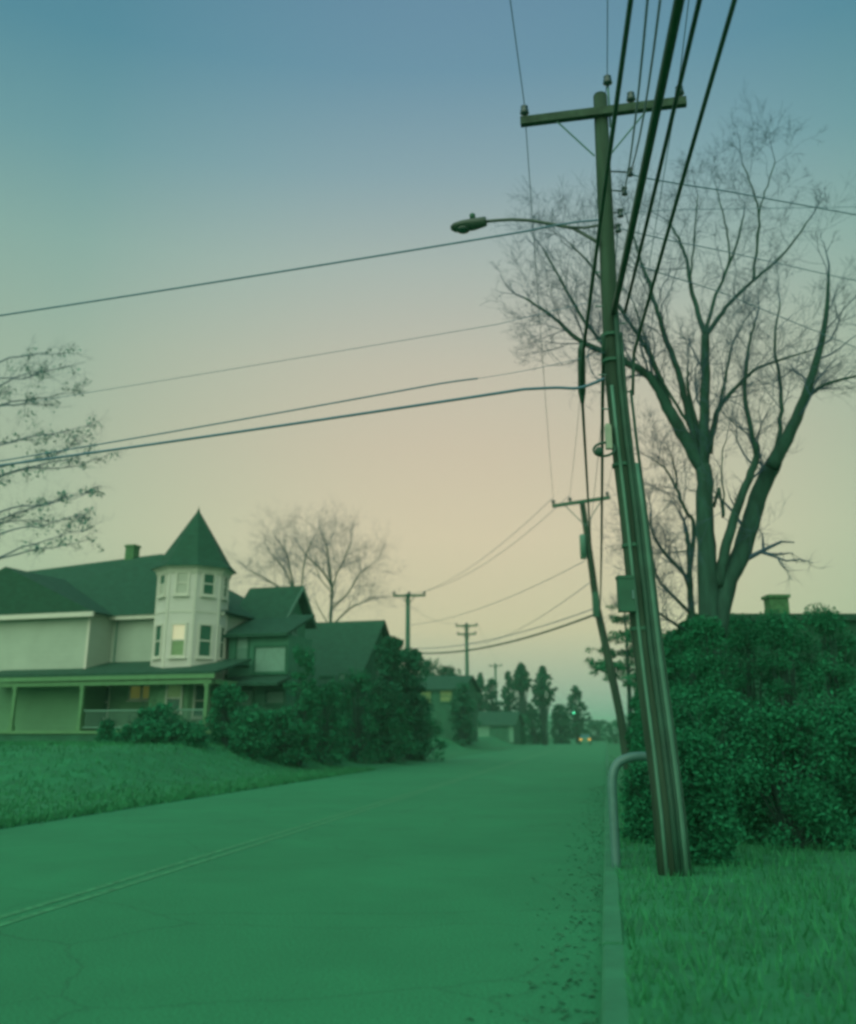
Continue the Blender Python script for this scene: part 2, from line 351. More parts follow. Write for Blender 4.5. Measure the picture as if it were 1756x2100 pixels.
# turret
TR = 1.64; a0 = R(-73)
def oct(r, z, c=O1): return [V((c.x + r * math.cos(a0 + R(45) * k), c.y + r * math.sin(a0 + R(45) * k), z)) for k in range(8)]
zt = 1.6 + (aty(395, 1164, 46).z - 1.6); za = aty(407, 1047, 46).z
zt = aty(395, 1163, 44.4).z
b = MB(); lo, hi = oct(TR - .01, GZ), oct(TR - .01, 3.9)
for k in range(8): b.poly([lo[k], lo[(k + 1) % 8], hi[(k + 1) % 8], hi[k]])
b.build('turret_base', 'siding_porch_shade', house)
b = MB(); lo, hi = oct(TR, 3.9), oct(TR, zt)
for k in range(8): b.poly([lo[k], lo[(k + 1) % 8], hi[(k + 1) % 8], hi[k]])
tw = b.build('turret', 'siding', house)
b = MB()
for k in range(8):
    p = lo[k]; d = (V((p.x, p.y, 0)) - V((O1.x, O1.y, 0))).normalized()
    b.box(V((p.x, p.y, (zt + 3.9) / 2)) + d * .0, d.cross(Z), d, Z, .045, .02, (zt - 3.9) / 2 - .02)
b.build('corner_trim', 'trim', tw)
b = MB()
for r0_, r1_, z0, z1 in ((TR + .03, TR + .12, zt - .28, zt - .08), (TR + .10, TR + .30, zt - .08, zt + .06)):
    a_, b_, c_, d_ = oct(r0_, z0), oct(r1_, z1), oct(TR - .1, z1), oct(TR - .1, z0)
    for k in range(8):
        j = (k + 1) % 8; b.poly([a_[k], a_[j], b_[j], b_[k]]); b.poly([b_[k], b_[j], c_[j], c_[k]]); b.poly([d_[j], d_[k], a_[k], a_[j]][::-1])
b.build('cornice', 'trim', tw)
b = MB(); prof = [(TR + .36, zt + .05), (TR + .34, zt + .10), (TR + .02, zt + .42), (TR - .35, zt + 1.02), (.03, za)]
rings = [oct(r, z) for r, z in prof]
for q in range(4):
    for k in range(8):
        j = (k + 1) % 8; b.poly([rings[q][k], rings[q][j], rings[q + 1][j], rings[q + 1][k]])
b.poly(rings[0][::-1])
tr = b.build('turret_roof', 'shingle', tw)
b = MB(); b.lathe(V((O1.x, O1.y, za - .05)), Z, [(.05, 0), (.07, .06), (.02, .12), (.005, .3)], 8); b.build('finial', 'shingle', tr)
ap = TR * math.cos(R(22.5))
def face(k):                                       # outward normal, centre of octagon face k (between vertex k and k+1)
    a = a0 + R(45) * (k + .5); nn = V((math.cos(a), math.sin(a), 0)); return nn, V((-nn.y, nn.x, 0)), V((O1.x, O1.y, 0)) + nn * ap
zu = aty(395, 1196, 44.6).z; zl = aty(395, 1313, 44.6).z
for k, up, lw in ((7, ('curtain', 'curtain'), ('lit_blind', 'lit_dim')), (0, ('glass', 'glass'), ('glass', 'glass')), (6, ('glass', 'curtain'), ('glass', 'glass')), (1, ('glass', 'glass'), ('glass', 'glass'))):
    nn, ex, c = face(k)
    window(house, c + Z * zu, ex, nn, .50, .95, up, 'trim')
    window(house, c + Z * zl, ex, nn, .56, 1.35, lw, 'trim')
    b = MB(); b.box(c + Z * (zu + zl) / 2 + nn * .012, ex, nn, Z, .5, .012, .04); b.build('belt_trim', 'trim', tw)
# porch
PF = -2.5; pr = hlx(434, 1376, PF); zpe = hz(434, 1377, PF); zpt = hz(314, 1355, .5); pl = hlx(150, 1390, PF) - 5
b = MB(); roof_slab(b, [HW(pl, PF - .25, zpe), HW(pr + .3, PF - .25, zpe), HW(pr + .3, .5, zpt - .02), HW(pl, .5, zpt - .02)], .10)
prf = b.build('porch_roof', 'shingle', house)
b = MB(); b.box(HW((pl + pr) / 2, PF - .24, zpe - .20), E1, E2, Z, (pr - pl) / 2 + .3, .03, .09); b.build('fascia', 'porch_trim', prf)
b = MB(); b.box(HW((pl + pr) / 2, PF - .1, zpe - .42), E1, E2, Z, (pr - pl) / 2 + .12, .07, .09); b.build('porch_beam', 'porch_trim', house)
b = MB(); b.box(HW(pr + .1, (PF + .4) / 2, zpe - .42), E1, E2, Z, .07, (-PF + .2) / 2, .088); b.build('porch_beam', 'porch_trim', house)
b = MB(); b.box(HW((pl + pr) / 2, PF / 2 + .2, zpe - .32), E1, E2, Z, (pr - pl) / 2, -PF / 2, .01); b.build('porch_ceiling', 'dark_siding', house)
zf = 1.72
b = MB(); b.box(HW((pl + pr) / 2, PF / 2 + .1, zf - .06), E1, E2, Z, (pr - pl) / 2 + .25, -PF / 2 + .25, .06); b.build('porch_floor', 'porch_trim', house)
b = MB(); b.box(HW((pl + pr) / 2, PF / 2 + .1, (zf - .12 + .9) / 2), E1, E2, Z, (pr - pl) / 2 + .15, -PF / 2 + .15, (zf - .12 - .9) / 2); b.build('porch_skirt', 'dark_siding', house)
for uu in (424, 168, 30):
    lx = hlx(uu, 1450, PF); b = MB()
    b.box(HW(lx, PF - .05, (zf + zpe - .5) / 2), E1, E2, Z, .075, .075, (zpe - .5 - zf) / 2)
    b.box(HW(lx, PF - .05, zf + .12), E1, E2, Z, .11, .11, .12); b.box(HW(lx, PF - .05, zpe - .58), E1, E2, Z, .11, .11, .06)
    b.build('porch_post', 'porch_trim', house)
for ua, ub in ((168, 290), (340, 424)):
    la, lb = hlx(ua, 1480, PF), hlx(ub, 1480, PF)
    b = MB(); b.box(HW((la + lb) / 2, PF - .05, zf + .85), E1, E2, Z, (lb - la) / 2 - .11, .04, .035); b.box(HW((la + lb) / 2, PF - .05, zf + .14), E1, E2, Z, (lb - la) / 2 - .11, .03, .03)
    k = la + .25
    while k < lb - .15: b.box(HW(k, PF - .05, zf + .5), E1, E2, Z, .018, .018, .33); k += .14
    b.build('porch_railing', 'siding_blue', house)
# lower storey under the porch: windows
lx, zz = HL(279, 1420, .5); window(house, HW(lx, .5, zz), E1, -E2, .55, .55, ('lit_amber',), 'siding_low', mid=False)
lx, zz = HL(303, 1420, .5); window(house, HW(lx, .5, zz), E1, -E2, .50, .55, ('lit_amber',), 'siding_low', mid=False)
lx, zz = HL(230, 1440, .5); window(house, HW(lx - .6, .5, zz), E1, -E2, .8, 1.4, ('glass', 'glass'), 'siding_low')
nn, ex, c = face(7); window(house, c + Z * 3.1, ex, nn, .6, 1.1, ('lit_dim', 'glass'), 'siding_low')
nn, ex, c = face(0); window(house, c + Z * 3.0, ex, nn, .6, 1.3, ('glass', 'glass'), 'siding_low')
b = MB(); lx, zz = HL(291, 1398, -1.0); b.tube([HW(lx, -1, zz + .25), HW(lx, -1, zz)], .012, 5); b.lathe(HW(lx, -1, zz - .25), Z, [(.03, 0), (.09, .04), (.09, .2), (.03, .25)], 8); b.build('porch_lantern', 'dark_box', house)
# right wing with gable end
WR = hlx(620, 1201, 5.0) - .4; wzr = hz(600, 1202, 5.0); wze = hz(585, 1268, 3.3)
b = MB()
pts = [HW(WR, 3.6, GZ), HW(WR, 6.4, GZ), HW(WR, 6.4, wze + .1), HW(WR, 5.0, wzr - .25), HW(WR, 3.6, wze + .1)]
b.prism(pts, -E1 * (WR - .4)); b.build('wall', 'siding_teal', house)
b = MB(); ov = WR + .45
roof_slab(b, [HW(.3, 3.2, wze), HW(ov, 3.2, wze), HW(ov, 5.0, wzr), HW(.3, 5.0, wzr)], .16)
roof_slab(b, [HW(.3, 5.0, wzr + .002), HW(ov, 5.0, wzr + .002), HW(ov, 6.8, wze), HW(.3, 6.8, wze)], .16)
wr = b.build('roof', 'shingle', house)
b = MB()
for y0, y1 in ((3.15, 5.0), (6.85, 5.0)):
    b.prism([HW(ov + .01, y0, wze - .02), HW(ov + .01, y1, wzr + .0), HW(ov + .01, y1, wzr - .24), HW(ov + .01, y0, wze - .26)], E1 * .04)
b.build('bargeboard', 'siding_blue', wr)
window(house, HW(WR, 5.0, wze - .1), E2, E1, .5, .9, ('glass', 'glass'), 'siding_blue')
window(house, HW(WR, 5.0, 3.2), E2, E1, .9, 1.4, ('glass', 'glass'), 'siding_blue')
b = MB(); b.box(HW(WR + .2, 3.4, wze - .28), E1, E2, Z, .24, .26, .10); b.build('eave_return', 'siding_low', wr)
# low front ell right of the turret
ea, eb = hlx(470, 1320, 1.0), hlx(592, 1320, 1.0); ez0, ez1 = hz(540, 1301, .6), hz(540, 1264, 3.55)
b = MB(); b.box(HW((ea + eb) / 2, 2.3, (GZ + ez0) / 2), E1, E2, Z, (eb - ea) / 2, 1.29, (ez0 - GZ) / 2); b.build('wall', 'siding_teal', house)
b = MB(); roof_slab(b, [HW(ea - .2, .6, ez0 + .05), HW(eb + .1, .6, ez0 + .05), HW(eb + .1, 3.595, ez1), HW(ea - .2, 3.595, ez1)], .14); b.build('ell_roof', 'shingle', house)
for (ua, ub, va, vb, m) in ((522, 588, 1324, 1381, ('blue_curtain',)), (485, 510, 1298, 1362, ('blue_curtain', 'siding_blue')), (545, 586, 1414, 1446, ('siding_blue',)), (478, 520, 1412, 1452, ('siding_blue',))):
    x0, z1 = HL(ua, va, 1.0); x1, z0 = HL(ub, vb, 1.0)
    window(house, HW((x0 + x1) / 2, 1.009, (z0 + z1) / 2), E1, -E2, x1 - x0 - .18, abs(z1 - z0) - .2, m, 'dark_siding', mid=False)
b = MB(); roof_slab(b, [HW(ea + .3, -.6, hz(540, 1400, -.6)), HW(eb + .3, -.6, hz(540, 1400, -.6)), HW(eb + .3, 1.0, hz(540, 1386, 1.0)), HW(ea + .3, 1.0, hz(540, 1386, 1.0))], .12); b.build('pent_roof', 'shingle', house)

# ------------------------------------------------------------------ second, dark house
def gable_house(name, O, x0, x1, y0, y1, zb, ze, zr, wallm, roofm, label, wins=(), chim=None, end_wins=()):
    r = empty(name, HW((x0 + x1) / 2, (y0 + y1) / 2, zb, O)); ym = (y0 + y1) / 2
    tag(r, label, 'house')
    b = MB(); b.prism([HW(x1, y0, zb, O), HW(x1, y1, zb, O), HW(x1, y1, ze, O), HW(x1, ym, zr - .15, O), HW(x1, y0, ze, O)], -E1 * (x1 - x0)); b.build('wall', wallm, r)
    b = MB(); o = .4
    sl = (zr - ze) / (ym - y0)
    roof_slab(b, [HW(x0 - o, y0 - o, ze - o * sl + .02, O), HW(x1 + o, y0 - o, ze - o * sl + .02, O), HW(x1 + o, ym, zr, O), HW(x0 - o, ym, zr, O)])
    roof_slab(b, [HW(x0 - o, ym, zr + .002, O), HW(x1 + o, ym, zr + .002, O), HW(x1 + o, y1 + o, ze - o * sl + .02, O), HW(x0 - o, y1 + o, ze - o * sl + .02, O)])
    rf = b.build('roof', roofm, r)
    if chim is not None:
        b = MB(); b.box(HW(chim, ym + .3, zr + .25, O), E1, E2, Z, .3, .3, .6); b.build('chimney', 'brick', rf)
    for (cx, cz, w_, h_, m) in wins: window(r, HW(cx, y0, cz, O), E1, -E2, w_, h_, m, wallm)
    for (cy, cz, w_, h_, m) in end_wins: window(r, HW(x1, cy, cz, O), E2, E1, w_, h_, m, wallm)
    return r
O2 = aty(700, 1505, 60); O2.z = 0
a_, zr2 = HL(632, 1278, 0, O2); c_, zr3 = HL(790, 1271, 0, O2)
gable_house('dark_house', O2, a_, c_ - .4, -3.8, 3.8, 1.0, zr2 - 3.6, (zr2 + zr3) / 2, 'dark_siding', 'shingle',
            'dark gabled house behind shrubs, right of the turreted house',
            wins=[(a_ + 1.6, 4.0, .8, 1.3, ('glass', 'glass')), (a_ + 4.0, 4.0, .35, 1.5, ('siding_blue',)), (c_ - 2, 4.0, .8, 1.3, ('glass', 'glass')), (a_ + 1.6, 2.2, .8, 1.2, ('glass', 'glass'))],
            end_wins=[(0, 5.2, .7, 1.1, ('glass', 'glass'))])
O3 = aty(914, 1505, 104); O3.z = 0
zw = aty(895, 1431, 104).z
gable_house('far_house', O3, -3.8, 2.6, -3, 3, .8, zw + .9, zw + 2.2, 'dark_siding', 'shingle', 'small far house with two warm lit windows among trees',
            wins=[(-1.1, zw, 1.0, 1.0, ('lit_far', 'lit_far')), (1.0, zw + .05, 1.2, 1.0, ('lit_far', 'lit_far')), (2.7, zw + .1, .35, .8, ('siding_blue',))])
O4 = aty(1005, 1505, 142); O4.z = 0
g0, _ = HL(979, 1500, 0, O4); g1, _ = HL(1004, 1500, 0, O4); g2, _ = HL(1054, 1500, 0, O4)
r = gable_house('white_garage', O4, g0, g2, 0, 5, -.05, 3.0, 4.6, 'dark_siding', 'shingle', 'far low garage with one pale door panel beside the road')
b = MB(); b.box(HW((g0 + g1) / 2, -.03, 1.35, O4), E1, E2, Z, (g1 - g0) / 2, .04, 1.3); b.build('door', 'white_wall', r)
b = MB(); b.box(HW(g2 - .35, -.03, 1.7, O4), E1, E2, Z, .3, .04, 1.25); b.build('corner_panel', 'white_wall', r)

# right-hand low building behind the hedge
p0 = aty(1500, 1259, 30); p1 = aty(1800, 1259, 30)
r = empty('garden_shed', (p0.x + 4, 33, 0)); tag(r, 'dark flat-roofed outbuilding at right edge behind the big tree', 'building')
zt_ = p0.z; x0_, x1_ = p0.x - .2, p0.x + 9
b = MB(); b.box(V(((x0_ + x1_) / 2, 33, zt_ / 2 - .1)), X, Y, Z, (x1_ - x0_) / 2, 2.8, zt_ / 2 - .1); b.build('wall', 'dark_siding', r)
b = MB(); b.box(V(((x0_ + x1_) / 2, 33, zt_ - .1)), X, Y, Z, (x1_ - x0_) / 2 + .3, 3.1, .1); b.build('roof', 'shingle', r)
b = MB(); q = aty(1577, 1240, 32); b.box(V((q.x + .25, 32, zt_ + .35)), X, Y, Z, .3, .3, .38); b.box(V((q.x + .25, 32, zt_ + .77)), X, Y, Z, .36, .36, .05); b.build('chimney', 'brick', r)
for k in range(2):
    window(r, V((x0_ + 2 + 3.4 * k, 30.2, 2.2)), X, -Y, 1.0, 1.2, ('glass', 'glass'), 'dark_siding')

# ------------------------------------------------------------------ utility poles
def insulator(parent, p, s=1.0, name='insulator'):
    b = MB(); b.lathe(p, Z, [(.012 * s, -.02), (.012 * s, .05), (.03 * s, .055), (.055 * s, .075), (.045 * s, .10), (.05 * s, .125), (.035 * s, .15), (.045 * s, .18), (.02 * s, .205)], 8)
    return b.build(name, 'porcelain', parent, True)

PY = 11.8
pts = [aty(u, v, PY) for u, v in ((1231, 198), (1239, 368), (1245, 497), (1250, 611), (1259, 777), (1275, 930), (1292, 1062), (1320, 1327))]
base = V((pts[-1].x + .14, PY, 0.0)); pts.append(V((base.x - .03, PY, 1.0))); pts.append(base - Z * .1)
pole1 = empty('utility_pole', (base.x, PY, 0)); tag(pole1, 'tall weathered wooden utility pole beside the road carrying the street lamp', 'utility pole')
rads = [.096, .101, .104, .107, .111, .115, .119, .127, .131, .136]
b = MB(); b.tube(pts + [], rads, 14); shaft = b.build('shaft', 'pole_wood', pole1, True)
b = MB(); b.lathe(pts[0], (pts[0] - pts[1]).normalized(), [(.098, -.001), (.085, .03), (.05, .055), (.01, .062)], 12); b.build('pole_top', 'pole_wood', pole1, True)
def pole1_at(v):
    for k in range(len(pts) - 1):
        z = aty(1260, v, PY).z
        if pts[k].z >= z >= pts[k + 1].z:
            f = (pts[k].z - z) / (pts[k].z - pts[k + 1].z); return pts[k].lerp(pts[k + 1], f)
    return base.copy()
# crossarm: the left end is the farther one
zc = pts[0].z - .33
pc = V((pts[0].x, PY - .15, zc))
dL = aty(1068, 248, 12.32); dR = aty(1408, 207, 11.22)
arm_l = V((dL.x, dL.y, zc)) ; arm_r = V((dR.x, dR.y, zc))
dl = atz(1068, 250, zc); dr = atz(1408, 208, zc); arm_l, arm_r = dl, dr
ad = (arm_r - arm_l).normalized(); an = V((-ad.y, ad.x, 0))
b = MB(); b.box((arm_l + arm_r) / 2, ad, an, Z, (arm_r - arm_l).length / 2, .05, .06); arm1 = b.build('crossarm', 'arm_wood', pole1)
ctr = V((pts[0].x, PY, zc))
off = (ctr - arm_l).dot(ad)
for s in (-1, 1):
    e = arm_l + ad * (off + s * .62) - Z * .06; f = V((pts[1].x, PY, zc - .62)) + ad * s * .11
    b = MB(); b.tube([e, e.lerp(f, .5), f], .012, 5); b.build('brace', 'steel', pole1)
L1, R1 = arm_l + ad * .06 + Z * .06, arm_r - ad * .08 + Z * .06
for p in (L1, R1, arm_l + ad * (off + .42) + Z * .06): insulator(pole1, p, 1.25)
tp = V((pts[0].x + .06, PY, pts[0].z))
b = MB(); b.tube([tp - Z * .5 + X * .06, tp + X * .06 + Z * .16], .016, 6); b.build('pin_bracket', 'steel', pole1)
insulator(pole1, tp + X * .06 + Z * .15, 1.3); T1 = tp + X * .06 + Z * .35
# spool rack on the right of the shaft
rack = [aty(u, v, PY - .05) for u, v in ((1293, 353), (1281, 392), (1273, 437), (1268, 468))]
for k, p in enumerate(rack):
    q = pole1_at((353, 392, 437, 468)[k]); b = MB()
    b.tube([V((q.x + .1, PY - .02, q.z)), p], .012, 5); b.lathe(p - Z * .06, Z, [(.02, 0), (.045, .01), (.03, .05), (.03, .07), (.045, .11), (.02, .12)], 8); b.build('spool_insulator', 'porcelain', pole1)
# shaft hardware: risers, U-guard, box, coil, terminal
def riser(uv0, r, m, name, dy=-.12, zend=.0):
    top = aty(uv0[0], uv0[1], PY + dy); q0 = pole1_at(uv0[1]); dx = top.x - q0.x; pp = [top]
    for k in range(1, 9):
        z = top.z + (zend - top.z) * k / 8
        f = None
        for j in range(len(pts) - 1):
            if pts[j].z >= z >= pts[j + 1].z:
                f = pts[j].lerp(pts[j + 1], (pts[j].z - z) / (pts[j].z - pts[j + 1].z)); rr = rads[j]
        if f is None: f = base
        pp.append(V((f.x + dx * (1 + .12 * k / 8), PY + dy, z)))
    b = MB(); b.tube(pp, r, 8); return b.build(name, m, pole1, True)
riser((1303, 951), .047, 'conduit', 'cable_guard', -.10)
riser((1255, 790), .022, 'conduit', 'riser_pipe', -.12)
riser((1264, 640), .034, 'black_cable', 'riser_cable', -.135)
riser((1274, 690), .024, 'black_cable', 'riser_cable', -.13)
riser((1294, 800), .018, 'black_cable', 'riser_cable', -.10)
q = aty(1284, 1221, PY - .16); b = MB(); b.box(q - X * .0, X, Y, Z, .092, .07, .195); b.box(q + Z * .21, X, Y, Z, .10, .08, .018); bx_ = b.build('meter_box', 'dark_box', pole1)
b = MB(); b.box(q - Y * .076 + X * .07, X, Y, Z, .012, .01, .05); b.build('latch', 'steel', bx_)
c = aty(1240, 922, PY - .20); ring = []
for k in range(21):
    a = 2 * math.pi * k / 20; ring.append(c + V((.135 * math.cos(a), .05 * math.sin(a), .10 * math.sin(a) + .02 * math.cos(a))))
b = MB()
for o in (0, .025): b.tube([p + Z * o * .6 + Y * o for p in ring], .012, 6, cap=False)
b.build('cable_coil', 'black_cable', pole1, True)
c = aty(1229, 926, PY - .25); b = MB(); b.ball(c, .055, .055, .06, 10, 6); b.build('splice_case', 'black_cable', pole1, True)
c = aty(1248, 897, PY - .14); b = MB(); b.box(c, X, Y, Z, .036, .04, .15); b.box(c + Z * .16, X, Y, Z, .026, .03, .015); b.build('terminal_box', 'pale_box', pole1)
for vv in (690, 742, 955, 1120, 1290):
    q = pole1_at(vv); b = MB(); b.tube([V((q.x, PY, q.z - .02)), V((q.x, PY, q.z + .02))], .145 if vv < 900 else .14, 12); b.build('strap_band', 'dark_box', pole1)
for k in range(9):
    q = pole1_at(560 + 35 * k); s = 1 if k % 2 else -1; b = MB(); b.tube([V((q.x + s * .1, PY - .03, q.z)), V((q.x + s * .2, PY - .03, q.z))], .011, 5); b.build('bolt', 'steel', pole1)

# second pole (leaning)
P2Y = 40.0
pts2 = [aty(u, v, P2Y) for u, v in ((1194, 1028), (1200, 1068), (1215, 1174), (1224, 1243), (1243, 1327), (1272, 1466), (1286, 1560))]
pts2.append(V((pts2[-1].x + .1, P2Y, -.05)))
pole2 = empty('utility_pole', (pts2[-1].x, P2Y, 0)); tag(pole2, 'leaning wooden utility pole with single crossarm down the road on the right', 'utility pole')
b = MB(); b.tube(pts2, [.12, .125, .14, .145, .155, .165, .17, .175], 10); b.build('shaft', 'pole_wood', pole2, True)
zc2 = pts2[0].z - .15
a2l, a2r = atz(1133, 1039, zc2), atz(1252, 1019, zc2)
a2l.y, a2r.y = P2Y + .5, P2Y - .6
a2l = aty(1133, 1038, P2Y - .05); a2r = aty(1252, 1020, P2Y - .75)
d2 = (a2r - a2l).normalized(); n2 = V((-d2.y, d2.x, 0)).normalized()
b = MB(); b.box((a2l + a2r) / 2, d2, n2, d2.cross(n2), (a2r - a2l).length / 2, .06, .065); b.build('crossarm', 'far_wood', pole2)
L2, M2, R2 = a2l + d2 * .05 + Z * .06, a2l.lerp(a2r, .31) + Z * .06, a2r - d2 * .12 + Z * .06
for p in (L2, M2, R2): insulator(pole2, p, 1.7)
for f, tgt in ((.22, pts2[1]), (.85, pts2[1])):
    b = MB(); b.tube([a2l.lerp(a2r, f) - Z * .06, tgt - Z * .25 - Y * .12], .02, 5); b.build('brace', 'steel', pole2)
q = aty(1196, 1121, P2Y - .2); b = MB(); b.lathe(q - Z * .5, Z, [(.06, -.02), (.13, 0), (.13, .95), (.10, 1.0), (.02, 1.02)], 12); b.build('transformer', 'conduit', pole2, True)
q = aty(1222, 1240, P2Y - .2); b = MB(); b.box(q, X, Y, Z, .12, .1, .5); b.build('cable_box', 'dark_box', pole2)

def far_pole(u, vtop, y, arms, r, label):
    t = aty(u, vtop, y); p = empty('utility_pole', (t.x, y, 0)); tag(p, label, 'utility pole')
    b = MB(); b.tube([t, V((t.x, y, t.z / 2)), V((t.x, y, -.1))], [r, r * 1.2, r * 1.4], 8); b.build('shaft', 'far_wood', p, True)
    ends = []
    for (ua, ub, va, vb) in arms:
        A_, B2 = aty(ua, va, y - r * 1.5 - .02), aty(ub, vb, y - r * 1.5 - .02); d = (B2 - A_).normalized()
        b = MB(); b.box((A_ + B2) / 2, d, Y, d.cross(Y), (B2 - A_).length / 2, r * .5, r * .5); b.build('crossarm', 'far_wood', p)
        for f in (.04, .5, .96): insulator(p, A_.lerp(B2, f) + Z * r * .5, 2.2)
        for f in (.3, .7):
            b = MB(); b.tube([A_.lerp(B2, f), V((t.x, y - r * 1.2, A_.z - .6))], .03, 4); b.build('brace', 'far_wood', p)
        ends.append((A_, B2))
    return p, ends
pA, eA = far_pole(837, 1217, 67, [(806, 873, 1222, 1221)], .14, 'slim far utility pole with one crossarm rising behind the dark house')
pB, eB = far_pole(957, 1278, 106, [(935, 979, 1284, 1283), (938, 977, 1301, 1300)], .17, 'far utility pole with two stacked crossarms above the treetops')
pC, eC = far_pole(1016, 1360, 176, [(1003, 1030, 1366, 1365)], .17, 'farthest small utility pole with one crossarm among the conifer tops')

# ------------------------------------------------------------------ street lamp on the main pole
SLY = 11.95
lampr = empty('street_lamp', aty(1220, 490, PY - .05)); tag(lampr, 'unlit cobra-head street lamp on curved arm from the main pole', 'street lamp')
ap_ = [aty(u, v, y) for u, v, y in ((1228, 497, PY - .1), (1205, 484, PY), (1177, 468, 11.95), (1130, 459, 12.05), (1089, 452, 12.15), (1050, 450, 12.22), (1015, 452, 12.3), (990, 455, 12.34))]
b = MB(); b.tube(ap_, .024, 8); b.build('arm', 'lamp_metal', lampr, True)
b = MB(); b.tube([aty(1228, 462, PY - .1), aty(1200, 467, PY), aty(1160, 465, 12)], .017, 6); b.build('arm_brace', 'lamp_metal', lampr, True)
h0, h1 = aty(998, 453, 12.33), aty(924, 467, 12.42); hd = (h1 - h0).normalized(); hs = V((hd.y, -hd.x, 0)).normalized(); hu = hs.cross(hd)
if hu.z < 0: hu = -hu; hs = -hs
def ringpts(f, wd, top, bot):
    c = h0.lerp(h1, f); o = []
    for k in range(12):
        a = 2 * math.pi * k / 12; o.append(c + hs * wd * math.cos(a) + hu * ((top if math.sin(a) > 0 else bot) * math.sin(a)))
    return o
b = MB(); prof = [(0, .06, .055, .06), (.03, .075, .065, .075), (.35, .11, .06, .095), (.65, .13, .045, .085), (.88, .11, .03, .07), (.98, .05, .015, .04), (1.0, .01, .005, .01)]
i0 = 0
for f, a_, t_, o_ in prof: b.v += ringpts(f, a_, t_, o_)
for k in range(len(prof) - 1):
    for j in range(12): b.f.append([k * 12 + j, k * 12 + (j + 1) % 12, (k + 1) * 12 + (j + 1) % 12, (k + 1) * 12 + j])
b.f.append(list(range(12))[::-1]); b.f.append([(len(prof) - 1) * 12 + j for j in range(12)])
hdm = b.build('lamp_head', 'lamp_metal', lampr, True)
b = MB(); c = h0.lerp(h1, .66) - hu * .07; b.ball(c, .10, .1, .045, 12, 6); b.build('lens', 'lamp_glass', hdm, True)
c = h0.lerp(h1, .36) + hu * .055; b = MB(); b.lathe(c, hu, [(.022, 0), (.022, .02), (.042, .022), (.042, .085), (.03, .10), (.005, .104)], 10); b.build('photocell', 'dark_box', hdm, True)

# ------------------------------------------------------------------ wires
def span(a, c, sag, n=24):
    return [a.lerp(c, k / n) - Z * (4 * sag * (k / n) * (1 - k / n)) for k in range(n + 1)]
def wire(label, pts_, r, m='wire', name='overhead_wire', n=5):
    b = MB(); b.tube(pts_, r, n); return tag(b.build(name, m, None, True), label, 'wire', 'overhead wires and cables')
def smooth(ps, n=8):
    o = []
    for k in range(len(ps) - 1):
        p0, p1, p2, p3 = ps[max(k - 1, 0)], ps[k], ps[k + 1], ps[min(k + 2, len(ps) - 1)]
        for j in range(n):
            t = j / n; o.append(.5 * ((2 * p1) + (p2 - p0) * t + (2 * p0 - 5 * p1 + 4 * p2 - p3) * t * t + (3 * p1 - p0 - 3 * p2 + p3) * t ** 3))
    return o + [ps[-1]]
BK = RD * -28
# primary conductors on the crossarms, from the pole behind the camera to the leaning pole
wire('thin wire tied to the left end of the near crossarm', span(L1 + Z * .25 + BK, L1 + Z * .25, .3) + span(L1 + Z * .25, L2 + Z * .3, .35)[1:], .007)
wire('thin wire tied to the right end of the near crossarm', span(R1 + Z * .25 + BK, R1 + Z * .25, .3) + span(R1 + Z * .25, R2 + Z * .3, .35)[1:], .007)
wire('thin wire on the insulator above the near pole top', span(T1 + BK, T1, .3) + span(T1, M2 + Z * .3, .35)[1:], .007)
# heavy cables overhead
def cable(label, pA_, uvN, yN, r, tail=(), m='black_cable', drop=1.0):
    nP = aty(uvN[0], uvN[1], yN); dx = (nP.x - pA_.x) / (yN - pA_.y); yb = -16.0
    def zz(y):                                  # parabola through pole point, near point and rear pole
        zq = pA_.z + .25; y0, y1, y2 = pA_.y, yN, yb
        return pA_.z * (y - y1) * (y - y2) / ((y0 - y1) * (y0 - y2)) + nP.z * (y - y0) * (y - y2) / ((y1 - y0) * (y1 - y2)) + zq * (y - y0) * (y - y1) / ((y2 - y0) * (y2 - y1))
    pp = []
    for k in range(33):
        y = yb + (pA_.y - yb) * k / 32; pp.append(V((pA_.x + dx * (y - pA_.y), y, zz(y))))
    return wire(label, pp + list(tail), r, m, 'overhead_cable', 8)
c1 = aty(1194, 740, 11.9); c1b = aty(1194, 810, 12.5)
e1_ = aty(1216, 1185, P2Y - .2); e5 = aty(1230, 1257, P2Y - .2)
cable('black cable passing left of the near pole toward the leaning pole', c1, (1272, 158), 6.6, .021, span(c1b, e1_, .25))
b = MB(); b.tube([c1 + Z * .25, c1 + Z * .15, c1b + Z * .05, c1b - Z * .12], [.024, .05, .052, .024], 10)
tag(b.build('splice_sleeve', 'black_cable', None, True), 'thick black splice sleeve on the cable left of near pole', 'splice case')
cable('thickest black cable bundle reaching the near pole from overhead', aty(1259, 640, PY - .14), (1361, 158), 6.6, .040)
cable('black cable just right of the thickest bundle', aty(1282, 640, PY - .14), (1398, 158), 6.6, .020)
cable('rightmost black cable coming down to the near pole', aty(1301, 722, PY - .12), (1461, 158), 6.6, .020, [aty(1299, 760, PY - .12), aty(1298, 810, PY - .1)])
wire('dark cable hanging close along the left of the near pole', span(aty(1238, 690, PY - .25), aty(1236, 830, 12.4), .0, 4) + span(aty(1236, 830, 12.4), e5, .35)[1:], .023, 'black_cable', 'overhead_cable', 8)
for k, (u, lab, q) in enumerate(((1313, 'left of two slender service wires above the near pole', rack[1]), (1333, 'right of two slender service wires above the near pole', rack[0]))):
    cable(lab, q, (u, 158), 7.2, .010, (), 'wire')
wire('slender wire sagging behind the near pole between both poles', span(rack[3], aty(1208, 1100, P2Y), .3), .008)
